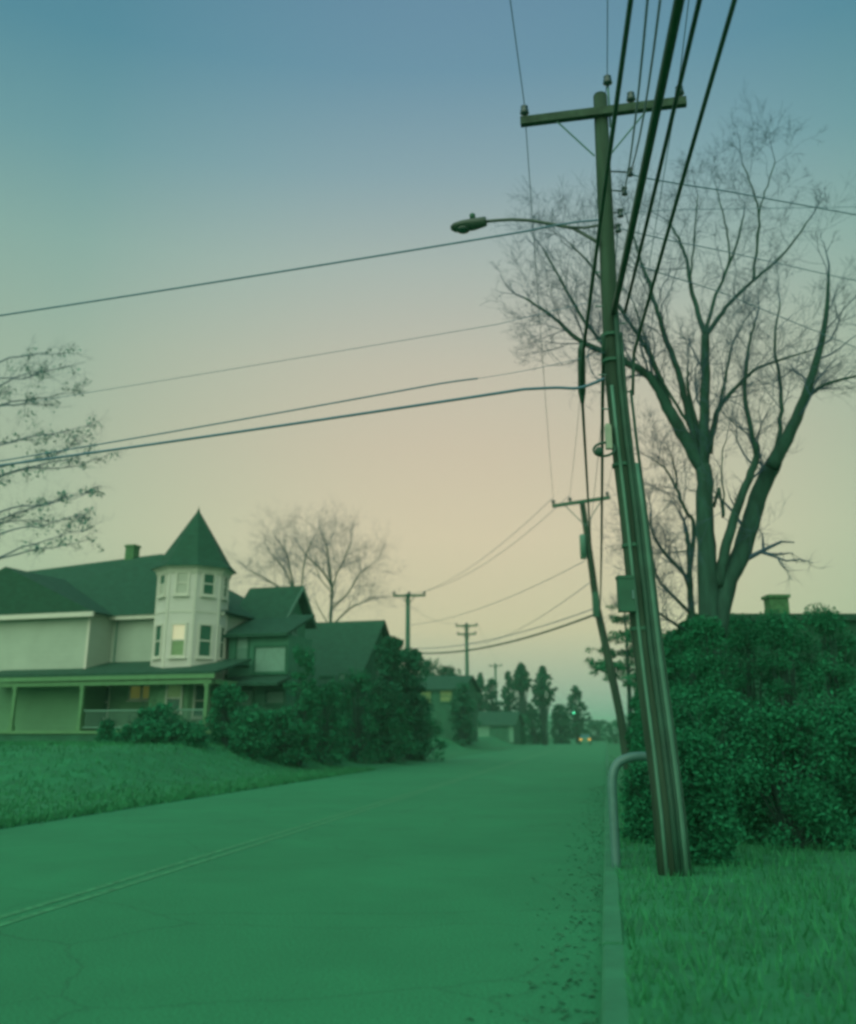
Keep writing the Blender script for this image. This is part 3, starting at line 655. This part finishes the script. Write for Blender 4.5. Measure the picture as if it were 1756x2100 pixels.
# wires crossing the road to the left
def cross(label, left, join, tail, y0, sag, r, m='wire', far=24):
    end = aty(*tail[-1], y0); zs = end.z; J = atz(*join, zs - .06); Lp = atz(*left, zs - .12)
    d = (Lp - J).normalized(); f = (Lp - J).length / ((Lp - J).length + far); Q = J + (Lp - J) / f
    Q.z = J.z + (Lp.z - J.z + 4 * sag * f * (1 - f)) / f
    ps = span(Q, J, sag, 40)
    tl = [J] + [aty(u, v, y0 + (J.y - y0) * (1 - (k + 1) / len(tail))) for k, (u, v) in enumerate(tail)]
    return wire(label, ps + smooth(tl, 6)[1:], r, m, n=6)
cross('upper long wire crossing the sky below the street lamp', (163, 622), (1080, 474), [(1138, 462), (1186, 455), (1228, 451)], PY - .1, .22, .013)
cross('faintest hairline wire crossing the middle of the sky', (163, 808), (1020, 665), [(1228, 615)], PY - .1, .15, .0042)
cross('slimmer wire running just above the thick crossing cable', (163, 918), (900, 787), [(940, 781), (980, 776)], 12.9, .2, .0115)
wire('hairline wire continuing from slim crossing wire to near pole', span(aty(980, 776, 12.9), aty(1240, 722, PY - .1), .03), .004)
cross('thick lower cable crossing the road to the left', (163, 932), (1075, 798), [(1140, 795), (1190, 795), (1240, 776)], PY - .12, .2, .019)
# wires leaving to the right
def right(label, uvs, y0, y1, r):
    ps = [aty(u, v, y0 + (y1 - y0) * k / (len(uvs) - 1)) for k, (u, v) in enumerate(uvs)]; d = ps[-1] - ps[-2]
    wire(label, smooth(ps + [ps[-1] + d.normalized() * 14]), r, n=5)
right('topmost wire leaving the near pole to the right', [(1293, 357), (1330, 366), (1406, 379), (1490, 392), (1578, 408)], PY, 14.5, .011)
right('nearly level faint wire right of the near pole', [(1270, 437), (1400, 430), (1578, 427)], PY, 15.5, .006)
right('middle wire sloping down right across the bare branches', [(1268, 468), (1370, 492), (1480, 514), (1578, 536)], PY, 15, .008)
right('lowest wire sloping down right across the bare branches', [(1300, 540), (1364, 563), (1480, 600), (1578, 640)], PY, 15, .008)
# leaning pole to the far poles across the road
wire('thick cable sagging from leaning pole across the road', span(aty(1226, 1258, P2Y - .2), aty(842, 1338, 67 - .3), .55), .045, 'black_cable', 'overhead_cable')
wire('second cable sagging just above the thick sagging cable', span(aty(1222, 1247, P2Y - .2), aty(842, 1330, 67 - .3), .45), .02)
wire('faint wire from leaning crossarm left end to far pole', span(L2 + Z * .3, eA[0][1] + Z * .3, .5), .011)
wire('faint wire from leaning crossarm middle to far pole', span(M2 + Z * .3, aty(838, 1218, 67), .9), .011)
wire('lower faint wire from leaning pole to far pole shaft', span(aty(1200, 1150, P2Y - .2), aty(838, 1282, 67 - .3), .5), .013)
wire('low faint wire above the two sagging cables', span(aty(1210, 1195, P2Y - .2), aty(957, 1320, 106), .8), .014)
wire('far wire between the slim pole and double crossarm pole', span(eA[0][0] + Z * .3, eB[0][0] + Z * .3, .7), .012)
wire('far wire from double crossarm pole to farthest pole', span(eB[0][1] + Z * .3, eC[0][1] + Z * .3, .8), .014)

# ------------------------------------------------------------------ trees
def grow(mb, p, d, ln, r, lev, rg, upb=.25, wob=.22, kids=(4, 6), sides=4, keep=.62):
    n = 4 if lev > 1 else 3; ps = [p]; rs = [r]; dd = d.normalized(); q = p.copy()
    for k in range(n):
        dd = (dd + V((rg.gauss(0, wob), rg.gauss(0, wob), rg.gauss(0, wob) + upb * .35))).normalized()
        q = q + dd * (ln / n); ps.append(q); rs.append(max(r * (1 - .75 * (k + 1) / n), .0022))
    mb.tube(ps, rs, sides if lev > 1 else 3, False)
    if lev <= 0: return
    for k in range(rg.randint(*kids)):
        f = rg.uniform(.25, 1.0); j = min(int(f * n), n - 1); a = ps[j].lerp(ps[j + 1], f * n - j); base_d = (ps[j + 1] - ps[j]).normalized()
        ax = V((rg.gauss(0, 1), rg.gauss(0, 1), rg.gauss(0, 1))); ax = (ax - base_d * ax.dot(base_d)).normalized()
        an = R(rg.uniform(22, 58)); cd_ = base_d * math.cos(an) + ax * math.sin(an)
        grow(mb, a, cd_, ln * rg.uniform(.42, .72), max(rs[j] * keep, .0025), lev - 1, rg, upb, wob, kids, sides, keep)

def tree(name, label, y, limbs, seed, twig_len=1.3, lev=2, per=7, kids=(3, 5), upb=.3, twr=.35, twigm='twig', barkm='bark', group=None, start=.35, ysp=1.0, basez=0):
    rg = random.Random(seed); rt = None; trunk = MB(); tw_ = MB()
    for li, (uvs, w0, w1, nt_) in enumerate(limbs):
        ps = []; dy = 0 if li == 0 else rg.uniform(-ysp, ysp)
        for k, (u, v) in enumerate(uvs):
            f = k / (len(uvs) - 1); ps.append(aty(u, v, y + dy * f))
        if li == 0: rt = V((ps[0].x, ps[0].y, max(basez, 0)))
        sp = smooth(ps, 4); m = len(sp)
        r0, r1 = px(w0, ps[0]) / 2, px(w1, ps[-1]) / 2
        if li: r0 *= 1.0
        rs = [r0 + (r1 - r0) * (k / (m - 1)) for k in range(m)]
        jt = [p + V((rg.gauss(0, .012), rg.gauss(0, .012), 0)) * (1 if 0 < k < m - 1 else 0) for k, p in enumerate(sp)]
        trunk.tube(jt, rs, 9 if w0 > 12 else 6, True)
        for k in range(nt_):
            f = start + (1 - start) * (k + rg.random()) / nt_; j = min(int(f * (m - 1)), m - 2); a = sp[j]; d = (sp[j + 1] - sp[j]).normalized()
            ax = V((rg.gauss(0, 1), rg.gauss(0, .8), rg.gauss(0, 1))); ax = (ax - d * ax.dot(d)).normalized(); an = R(rg.uniform(20, 60))
            grow(tw_, a, d * math.cos(an) + ax * math.sin(an), twig_len * rg.uniform(.6, 1.25), max(rs[j] * twr, .006), lev, rg, upb, .2, kids)
        if w1 <= 12: grow(tw_, sp[-1], (sp[-1] - sp[-2]), twig_len * .6, rs[-1], lev, rg, upb, .18, kids)
    root = empty(name, rt); tag(root, label, 'tree', group)
    trunk.build('trunk', barkm, root, True, org=rt)
    tw_.build('crown', twigm, root, False, org=rt)
    return root

tree('bare_tree', 'big bare spreading tree on the right behind the near pole', 21.5, [
    ([(1466, 1700), (1462, 1500), (1456, 1300), (1450, 1150), (1447, 1040), (1442, 955)], 52, 32, 0),
    ([(1442, 960), (1408, 900), (1376, 846), (1352, 800), (1331, 770), (1303, 752), (1228, 716), (1190, 698), (1134, 650), (1075, 610)], 30, 4, 26),
    ([(1376, 846), (1362, 800), (1335, 732), (1317, 700), (1286, 652), (1250, 600), (1215, 545), (1170, 500)], 14, 3, 16),
    ([(1303, 752), (1260, 725), (1200, 660), (1150, 575), (1115, 510)], 11, 3, 16),
    ([(1432, 930), (1407, 828), (1390, 759), (1362, 683), (1345, 628), (1325, 565), (1309, 520), (1290, 460)], 17, 3, 12),
    ([(1420, 880), (1400, 850), (1352, 770), (1322, 690), (1300, 620)], 9, 3, 8),
    ([(1444, 960), (1445, 898), (1447, 794), (1447, 687)], 24, 17, 3),
    ([(1447, 690), (1428, 628), (1416, 580), (1405, 520), (1387, 480), (1372, 455)], 12, 3, 6),
    ([(1416, 585), (1420, 530), (1428, 450), (1432, 400)], 5, 2, 4),
    ([(1447, 690), (1463, 621), (1487, 562), (1510, 507), (1520, 460), (1526, 440)], 9, 3, 4),
    ([(1487, 565), (1497, 520), (1490, 470), (1478, 420), (1470, 385)], 5, 2, 3),
    ([(1447, 690), (1475, 650), (1497, 621), (1539, 580), (1573, 552), (1620, 505), (1660, 450)], 11, 3, 6),
    ([(1545, 575), (1553, 500), (1556, 430), (1542, 384), (1523, 336)], 6, 2, 3),
    ([(1553, 500), (1562, 420), (1578, 370), (1590, 330)], 4, 2, 3),
    ([(1455, 930), (1466, 863), (1480, 830), (1504, 801), (1545, 760), (1590, 742), (1660, 720)], 14, 3, 13),
    ([(1475, 835), (1490, 760), (1505, 700), (1540, 640)], 8, 2, 9),
    ([(1452, 960), (1430, 870), (1412, 800), (1410, 760)], 12, 4, 7),
    ([(1468, 1300), (1494, 1188), (1516, 1146), (1538, 1076), (1560, 1007), (1588, 948)], 44, 33, 3),
    ([(1582, 958), (1625, 880), (1660, 790), (1690, 680), (1700, 560)], 31, 5, 8),
    ([(1586, 960), (1600, 880), (1602, 800), (1590, 700), (1600, 620)], 12, 3, 10),
    ([(1475, 1200), (1483, 1146), (1499, 1085), (1521, 1015), (1546, 956), (1552, 925), (1541, 884), (1528, 801), (1535, 718), (1548, 660)], 24, 4, 16),
    ([(1464, 1040), (1475, 1000), (1483, 1060), (1485, 1034), (1480, 940), (1490, 900)], 7, 2, 8),
    ([(1640, 830), (1690, 790), (1760, 770)], 10, 4, 6),
], 11, twig_len=1.35, lev=3, kids=(3, 5), upb=.2, twr=.30)

tree('bare_tree', 'small crooked bare tree between near pole and big tree', 26, [
    ([(1422, 1640), (1420, 1300), (1416, 1200), (1413, 1132), (1407, 1090)], 16, 9, 2),
    ([(1416, 1165), (1424, 1079), (1407, 1046), (1388, 1001), (1368, 965), (1345, 945)], 10, 3, 11),
    ([(1416, 1215), (1404, 1179), (1365, 1137), (1340, 1098), (1335, 1060)], 10, 4, 11),
    ([(1388, 1001), (1385, 960), (1375, 930)], 5, 2, 7),
    ([(1410, 1130), (1370, 1134), (1325, 1134)], 4, 2, 6),
    ([(1418, 1260), (1380, 1220), (1350, 1190), (1340, 1150)], 8, 3, 12),
    ([(1420, 1300), (1370, 1270), (1330, 1240)], 8, 3, 12),
], 5, twig_len=1.1, lev=3, kids=(3, 5), upb=.1)

tree('bare_tree', 'bare rounded tree rising behind the dark house roof', 78, [
    ([(680, 1500), (679, 1330), (678, 1275), (681, 1210), (676, 1170), (672, 1135), (668, 1113), (660, 1092)], 9, 2, 16),
    ([(680, 1200), (662, 1172), (640, 1150), (620, 1130)], 5, 2, 13),
    ([(678, 1225), (690, 1180), (705, 1150), (718, 1115)], 4, 2, 12),
    ([(679, 1250), (715, 1215), (735, 1180), (760, 1160)], 4, 2, 12),
    ([(680, 1285), (715, 1250), (745, 1235), (770, 1225)], 4, 2, 12),
    ([(681, 1215), (660, 1190), (650, 1170), (645, 1140)], 3, 1, 8),
    ([(680, 1290), (655, 1250), (645, 1225)], 3, 1, 6),
], 8, twig_len=2.6, lev=3, kids=(3, 5), upb=.12, group='bare trees behind the houses', start=.3, basez=1)
tree('bare_tree', 'bare multi-stemmed tree leaning out behind the turreted house wing', 72, [
    ([(625, 1480), (620, 1300), (612, 1240), (600, 1205), (585, 1170), (560, 1140)], 8, 2, 12),
    ([(610, 1240), (580, 1210), (550, 1190), (515, 1172)], 5, 2, 12),
    ([(605, 1215), (595, 1170), (590, 1140), (575, 1115)], 5, 2, 12),
    ([(612, 1240), (620, 1190), (625, 1150), (640, 1110)], 4, 2, 8),
], 9, twig_len=2.3, lev=3, kids=(3, 5), upb=.12, group='bare trees behind the houses', start=.35, basez=1)

def leaves(mb, c, rad, n, size, rg, flat=1.0):
    for k in range(n):
        d = V((rg.gauss(0, 1), rg.gauss(0, 1), rg.gauss(0, 1))).normalized() * (rad * rg.random() ** .45); d.z *= flat
        p = c + d; a = V((rg.gauss(0, 1), rg.gauss(0, 1), rg.gauss(0, .7))).normalized(); e = a.cross(V((rg.gauss(0, 1), rg.gauss(0, 1), rg.gauss(0, 1)))).normalized()
        s = size * rg.choice((.55, .8, 1.0, 1.3, 1.9)) * rg.uniform(.8, 1.2); i = len(mb.v)
        mb.v += [p - a * s, p + e * s * .45, p + a * s, p - e * s * .45]; mb.f.append([i, i + 1, i + 2, i + 3])

def leafy(name, label, cat, base, h, rx, ry, seed, m='foliage', clumps=60, per=50, leaf=.09, z0=.12, shape='round', group=None, trunk=True, cr=None):
    rg = random.Random(seed); root = empty(name, base); tag(root, label, cat, group)
    b = MB(); st = MB()
    cr = cr or .28 * min(rx, ry) + .15
    ph = [rg.uniform(0, 6.28) for _ in range(4)]
    for k in range(clumps):
        t = rg.random(); 
        if shape == 'round': z = z0 * h + (h - z0 * h - cr * .5) * t; w_ = math.sqrt(max(0.02, 1 - ((t - .38) / .66) ** 2))
        elif shape == 'cone': t = t ** 1.4; z = z0 * h + (h - z0 * h) * t; w_ = (1 - t) ** .8 + .05
        elif shape == 'flame': z = z0 * h + (h - z0 * h) * t; w_ = max(.08, math.sin(math.pi * min(1, .12 + .88 * t) ** .8) ** .8)
        else: z = z0 * h + (h * .97 - z0 * h) * t; w_ = .9 + .1 * rg.random()
        a = rg.uniform(0, 6.28); rr = rg.random() ** .38 * w_ * (1 + .16 * math.sin(3 * a + ph[0]) + .12 * math.sin(5 * z / max(h, .1) * 3 + ph[1]))
        c = V(base) + V((rx * rr * math.cos(a), ry * rr * math.sin(a), z))
        leaves(b, c, cr * rg.uniform(.6, 1.25), per, leaf, rg, .8)
        if k % 2 == 0:
            q = V(base) + V((c.x - base[0], c.y - base[1], 0)) * .15 + Z * (z * .35); st.tube([V(base) + Z * .0 if not trunk else q, q.lerp(c, .5) + V((0, 0, .05)), c], [.02 + .004 * h, .012 + .002 * h, .005], 4, False)
    if not trunk:
        for k in range(26):
            a = rg.uniform(0, 6.28); t = rg.uniform(.55, 1.0); q = V(base) + V((rx * .75 * math.cos(a), ry * .75 * math.sin(a), h * t * .88))
            grow(st, q, V((math.cos(a) * .5, math.sin(a) * .5, .9)), .28 * rg.uniform(.6, 1.5) * (1 + .12 * h), .006, 1, rg, .3, .2, (2, 4))
    if trunk: st.tube([V(base) - Z * .1, V(base) + Z * h * .45, V(base) + Z * h * .92], [.03 * h + .03, .02 * h + .02, .01], 7)
    st.build('trunk' if trunk else 'stems', 'bark', root, True, org=base); b.build('crown' if trunk else 'foliage', m, root, org=base)
    return root
def top(u, v, y): return aty(u, v, y)
def at_ground(u, y, z=0.0): p = aty(u, 1505, y); return V((p.x, y, z))

# leafy tree whose sprays reach in at the left edge
def spray_tree():
    rg = random.Random(21); y = 37; bs = at_ground(-95, y, .9); root = empty('old_oak', bs); tag(root, 'tree reaching leafy branch tips in at the left edge above the house', 'tree')
    st = MB(); lf = MB()
    trunk = [bs, aty(-110, 1350, y), aty(-100, 1150, y), aty(-108, 950, y), aty(-90, 780, y), aty(-95, 650, y)]
    sp = smooth(trunk, 5); st.tube(sp, [.40 - .33 * k / (len(sp) - 1) for k in range(len(sp))], 10)
    for (u, v, n, w) in ((176, 742, 5, 30), (150, 725, 4, 34), (182, 800, 4, 26), (190, 872, 7, 36), (232, 930, 8, 36), (196, 925, 7, 36), (172, 905, 5, 32), (212, 998, 5, 30), (180, 1010, 5, 30), (190, 1048, 6, 34), (180, 1085, 7, 38), (198, 1102, 5, 28),
                         (90, 760, 4, 50), (110, 830, 4, 50), (70, 900, 4, 50), (100, 1070, 4, 50), (20, 800, 4, 50), (0, 980, 4, 50), (40, 1060, 4, 50)):
        e = aty(u, v, y + rg.uniform(-1.6, 1.6)); k = min(range(len(sp)), key=lambda i: abs(sp[i].z - (e.z - .28 * abs(e.x - sp[i].x) - .3))); a = sp[k]
        lim = smooth([a, a.lerp(e, .35) + Z * rg.uniform(.1, .5), a.lerp(e, .7) + Z * rg.uniform(0, .35), e], 4); m_ = len(lim)
        st.tube([p + V((rg.gauss(0, .03), rg.gauss(0, .03), rg.gauss(0, .03))) if 0 < j < m_ - 1 else p for j, p in enumerate(lim)], [.045 - .037 * j / (m_ - 1) for j in range(m_)], 5)
        for q in range(n + 3):
            j = int(rg.uniform(.5, .98) * (m_ - 1)); p = lim[j]; d = (lim[j + 1] - lim[j]).normalized() + V((rg.gauss(0, .6), rg.gauss(0, .6), rg.gauss(.15, .6)))
            grow(st, p, d, px(w, e) * rg.uniform(.8, 1.5), .011, 2, rg, .1, .25, (2, 4))
            t = p + d.normalized() * px(w, e) * rg.uniform(.3, 1.1); leaves(lf, t, px(w, e) * .42, 24, .045, rg, .8)
    st.build('trunk', 'twig', root, True, org=root.location); lf.build('crown', 'oak_leaf', root, org=root.location)
spray_tree()

# trees and shrubs along the left side behind the houses
for (u, vt, y, rxpx, sh, sd, lab, z0, cl) in (
        (800, 1302, 55, 30, 'round', 31, 'dark round shrub mass tight against the dark house end', .05, 60),
        (840, 1328, 60, 34, 'round', 32, 'dark bushy tree under the slim far utility pole', .05, 70),
        (880, 1350, 112, 38, 'round', 33, 'dark bushy tree rising behind the lit far house', .25, 60),
        (920, 1364, 114, 28, 'round', 34, 'rounded tree with a gap of sky, left of double crossarm pole', .3, 50),
        (948, 1400, 98, 20, 'round', 35, 'low dark shrub at the foot of the double crossarm pole', .05, 50)):
    t = top(u, vt, y); bs = V((t.x, y, .4)); rr = px(rxpx, t)
    leafy('evergreen_tree', lab, 'tree', bs, t.z - .4, rr, rr, sd, 'far_foliage', cl * 2, 60, .10, z0, sh)
for (u, vt, y, rxpx, sd, lab, sh, z0) in (
        (985, 1382, 158, 16, 41, 'leftmost pointed conifer in the far row', 'flame', .05),
        (1008, 1392, 162, 16, 42, 'low rounded conifer beneath the farthest utility pole', 'round', .05),
        (1042, 1378, 158, 17, 43, 'broad dark conifer left of the two lollipop pines', 'flame', .05),
        (1068, 1362, 150, 16, 44, 'left of the two far pines with bare lower trunks', 'flame', .66),
        (1113, 1369, 150, 22, 45, 'right of the two far pines with bare lower trunks', 'flame', .52),
        (1090, 1432, 158, 30, 46, 'low dark tree mass below the two far pines', 'round', .0),
        (1148, 1445, 170, 20, 47, 'small dark shrub left of the traffic signal', 'round', .0),
        (1180, 1408, 178, 26, 48, 'lone dark conifer behind the green traffic signal', 'flame', .08),
        (1225, 1476, 230, 40, 49, 'low distant bush line right of the traffic signal', 'round', .0),
        (1020, 1425, 166, 52, 50, 'wide dark thicket below the far conifer row', 'round', .0)):
    t = top(u, vt, y); rr = px(rxpx, t)
    leafy('conifer', lab, 'tree', V((t.x, y, 0)), t.z, rr, rr, sd, 'far_foliage', 130, 40, .17, z0, sh, group='far trees along the road', cr=px(4.5, t))

# shrubs on the left bank and in front of the houses
for (u, vt, y, rxpx, sd, lab) in (
        (330, 1432, 39.5, 46, 61, 'wide dark shrub in front of the lit porch window'),
        (222, 1475, 40, 14, 62, 'small round shrub at the left of the porch'),
        (300, 1470, 38.5, 42, 63, 'low spreading shrub below the porch left of the post'),
        (385, 1478, 39, 36, 64, 'low shrub right beside the porch post'),
        (470, 1400, 42, 34, 65, 'tall dark shrub right of the porch corner'),
        (515, 1440, 41, 36, 66, 'medium shrub before the low front ell'),
        (580, 1450, 43, 40, 67, 'dark shrub at the corner of the low ell'),
        (622, 1322, 44, 30, 68, 'tall evergreen shrub between the two houses'),
        (665, 1390, 48, 52, 69, 'broad dark shrub before the dark house, left side'),
        (735, 1370, 53, 56, 70, 'broad dark shrub before the dark house, right side'),
        (800, 1420, 55, 46, 71, 'dark shrub below the dark house gable'),
        (865, 1465, 62, 46, 72, 'low roadside shrub in front of the far lit house'),
        (945, 1452, 118, 36, 101, 'dark roadside shrub just left of the far garage'),
        (1066, 1462, 146, 20, 103, 'dark shrub at the right end of the far garage'),
        (1100, 1466, 176, 24, 104, 'low dark shrub at the far road edge below the pines'),
        (1140, 1472, 215, 30, 105, 'low dark shrub where the road vanishes'),
        (1262, 1474, 165, 30, 106, 'far low shrub just left of the leaning pole foot'),
        (1300, 1462, 120, 34, 107, 'far low shrub just right of the leaning pole'),
        (925, 1470, 112, 30, 73, 'low roadside shrub left of the pale garage door')):
    p = aty(u, vt, y); s_ = (V((p.x, y, 0)) - RO).dot(RL); t_ = (V((p.x, y, 0)) - RO).dot(RD); gz = yard_z(s_, t_) if s_ > 11.6 else 0
    rr = px(rxpx, p)
    leafy('shrub', lab, 'shrub', V((p.x, y, gz - .05)), p.z - gz, rr, rr * .8, sd, 'foliage', 70, 80, .06, .05, 'round', group='shrubs around the houses', trunk=False, cr=.32 * min(rr, 1.2) + .1)

# right side: pine by the leaning pole, hedge and bushes
def pine():
    rg = random.Random(77); y = 47; bs = at_ground(1292, y); root = empty('pine_tree', bs); tag(root, 'ragged pine with open sprays behind the leaning pole', 'tree')
    st = MB(); lf = MB(); tp_ = aty(1280, 1225, y); sp = smooth([bs, aty(1290, 1400, y), tp_], 6); st.tube(sp, [.17 - .15 * k / (len(sp) - 1) for k in range(len(sp))], 8)
    for (u, v, w) in ((1210, 1330, 18), (1225, 1350, 20), (1200, 1352, 18), (1240, 1305, 18), (1218, 1372, 16), (1250, 1380, 20), (1300, 1350, 26), (1310, 1330, 26), (1325, 1370, 26), (1300, 1310, 22), (1290, 1270, 20), (1265, 1265, 16), (1275, 1240, 16), (1320, 1290, 22), (1305, 1388, 22), (1255, 1340, 18), (1330, 1400, 24), (1310, 1395, 20), (1296, 1300, 20), (1340, 1340, 26), (1235, 1362, 16)):
        e = aty(u, v, y + rg.uniform(-1.5, 1.5)); k = min(range(len(sp)), key=lambda i: abs(sp[i].z - e.z + .1)); a = sp[k]; lim = smooth([a, a.lerp(e, .5) - Z * .08, e], 3); st.tube(lim, [.04 - .032 * j / (len(lim) - 1) for j in range(len(lim))], 4)
        for q in range(6):
            f = rg.uniform(.5, 1); p = lim[min(int(f * (len(lim) - 1)), len(lim) - 1)]; leaves(lf, p + V((rg.gauss(0, .25), rg.gauss(0, .3), rg.gauss(0, .08))), px(w, e) * .75, 60, .055, rg, .5)
    st.build('trunk', 'bark', root, True, org=bs); lf.build('crown', 'needles', root, org=bs)
pine()
for (u, vt, y, rxpx, sd, lab, z0) in (
        (1330, 1405, 33, 40, 81, 'dark bush right behind the base of the near pole', .03),
        (1352, 1335, 25, 38, 93, 'narrow bush filling the space right of the near pole', .03),
        (1345, 1450, 20, 44, 94, 'dark low bush directly behind the near pole', .03),
        (1375, 1300, 29, 44, 82, 'tall shrub under the small crooked tree', .05),
        (1415, 1260, 27, 40, 83, 'dense tall shrub left of the big tree trunk', .05),
        (1440, 1270, 19.5, 52, 84, 'dense bush wrapping the foot of the big tree', .03),
        (1520, 1268, 23, 60, 85, 'broad clipped bush right of the big tree trunk', .03),
        (1600, 1262, 22, 64, 86, 'broad bush below the chimney at the right edge', .03),
        (1690, 1250, 22, 70, 87, 'rightmost tall bush at the edge of the verge', .03),
        (1390, 1420, 17.5, 62, 88, 'low bush just right of the near pole', .03),
        (1480, 1430, 15.5, 80, 89, 'low spreading bush in front of the big tree', .03),
        (1600, 1450, 14.5, 100, 90, 'large low bush at lower right', .03),
        (1425, 1515, 12.9, 62, 95, 'lowest leafy clump beside the near pole foot', .02),
        (1318, 1572, 15.2, 36, 96, 'small weedy clump behind the pipe hoop', .02),
        (1320, 1470, 46, 30, 91, 'small bush behind the leaning pole base', .03),
        (1745, 1420, 15.5, 110, 92, 'large low bush cut by the right border', .03)):
    p = aty(u, vt, y); rr = px(rxpx, p)
    leafy('bush', lab, 'bush', V((p.x, y, .05)), p.z, rr, rr, sd, 'foliage', 110, 260, .024 if y < 24 else .06, z0, 'round', group='bushes along the right verge', trunk=False, cr=.26 * min(rr, 1.2) + .12)

# ------------------------------------------------------------------ bent pipe rail by the kerb
b = MB(); PIY = 12.35
pp = [aty(u, v, PIY) for u, v in ((1257, 1640), (1256, 1605), (1258, 1586), (1264, 1570), (1275, 1560), (1290, 1554), (1310, 1551), (1332, 1553), (1347, 1562), (1356, 1580), (1362, 1610))]
pp = [V((pp[0].x, PIY, .0))] + pp + [V((pp[-1].x, PIY, 0))]
b.tube(smooth(pp, 4), .055, 10); tag(b.build('pipe_rail', 'steel', None, True), 'bent pale grey hoop of pipe standing behind the near pole base', 'pipe rail')

# ------------------------------------------------------------------ far car
cc = aty(1200, 1516, 158); car = empty('car', (cc.x, 158, 0)); tag(car, 'small car with two glowing amber lights far down the road', 'car')
def CW(lx, ly, z): return V((cc.x, 158, 0)) + V((RD.y, -RD.x, 0)) * lx + RD * ly + Z * z
cx_, cy_ = V((RD.y, -RD.x, 0)), RD
b = MB(); pr_ = [(0, .32), (0, .95), (.12, 1.02), (.5, 1.05), (3.0, 1.0), (4.2, .82), (4.35, .6), (4.35, .32)]
b.prism([CW(-.86, y, z) for y, z in pr_], cx_ * 1.72); body = b.build('body', 'car_paint', car)
b = MB(); lo = [CW(-.78, .35, 1.04), CW(.78, .35, 1.04), CW(.78, 3.1, 1.0), CW(-.78, 3.1, 1.0)]; hi = [CW(-.6, .85, 1.5), CW(.6, .85, 1.5), CW(.6, 2.2, 1.5), CW(-.6, 2.2, 1.5)]
for k in range(4): b.poly([lo[k], lo[(k + 1) % 4], hi[(k + 1) % 4], hi[k]])
b.build('windows', 'car_glass', car)
b = MB(); b.box(CW(0, 1.52, 1.52), cx_, cy_, Z, .64, .72, .03); b.build('roof', 'car_paint', car)
for sx in (-1, 1):
    b = MB(); b.box(CW(sx * .66, -.02, .76), cx_, cy_, Z, .17, .03, .10); b.build('tail_lamp', 'tail_light', car)
    for ly in (.8, 3.5):
        b = MB(); c = CW(sx * .80, ly, .32); b.tube([c - cx_ * .1, c + cx_ * .1], .32, 12); wl = b.build('wheel', 'rubber', car)
        b = MB(); c = CW(sx * .905, ly, .32); b.tube([c - cx_ * .008, c + cx_ * .008], .19, 10); b.build('rim', 'steel', wl)
b = MB(); b.box(CW(0, -.03, .45), cx_, cy_, Z, .84, .05, .10); b.build('bumper', 'car_paint', car)
b = MB(); b.box(CW(0, -.02, .78), cx_, cy_, Z, .25, .02, .06); b.build('number_plate', 'white_wall', car)

# ------------------------------------------------------------------ far traffic signal
tg = aty(1177, 1462, 172); sx0 = tg.x - 4.5
ts_ = empty('traffic_signal', (sx0, 172, 0)); tag(ts_, 'far hanging traffic signal showing a green light', 'traffic signal')
b = MB(); b.tube([V((sx0, 172, 0)), V((sx0, 172, tg.z + 1.3))], [.12, .09], 8); b.build('mast', 'far_wood', ts_)
b = MB(); b.tube([V((sx0, 172, tg.z + 1.2)), V((tg.x + .4, 172, tg.z + 1.35))], [.07, .05], 6); b.build('mast_arm', 'far_wood', ts_)
b = MB(); b.box(tg + Z * .32 + Y * .14, X, Y, Z, .2, .12, .58); hs_ = b.build('signal_head', 'dark_box', ts_)
for k, m in enumerate(('green_light', 'dark_box', 'dark_box')):
    b = MB(); b.lathe(tg + Z * .34 * k + Y * .02, -Y, [(.14, 0), (.15, .03), (.1, .07), (.01, .08)], 10); b.build('lens', m, hs_)

# ------------------------------------------------------------------ green haze, added as a veil to lift the dark tones
hm = bpy.data.materials.new('haze'); hm.use_nodes = True; ht = hm.node_tree; ht.nodes.clear()
ho = ht.nodes.new('ShaderNodeOutputMaterial'); hv = ht.nodes.new('ShaderNodeVolumePrincipled')
hv.inputs['Color'].default_value = (0.48, 1.0, 0.68, 1); hv.inputs['Density'].default_value = 0.0008; hv.inputs['Anisotropy'].default_value = 0.0
ht.links.new(hv.outputs[0], ho.inputs['Volume']); MATS['haze'] = hm
b = MB(); b.box(V((0, 660, 13.5)), X, Y, Z, 1300, 1400, 14.5); hz_o = b.build('haze', 'haze'); tag(hz_o, 'thin green haze added to veil the whole street', 'haze', kind='stuff')
sc.cycles.volume_bounces = 0
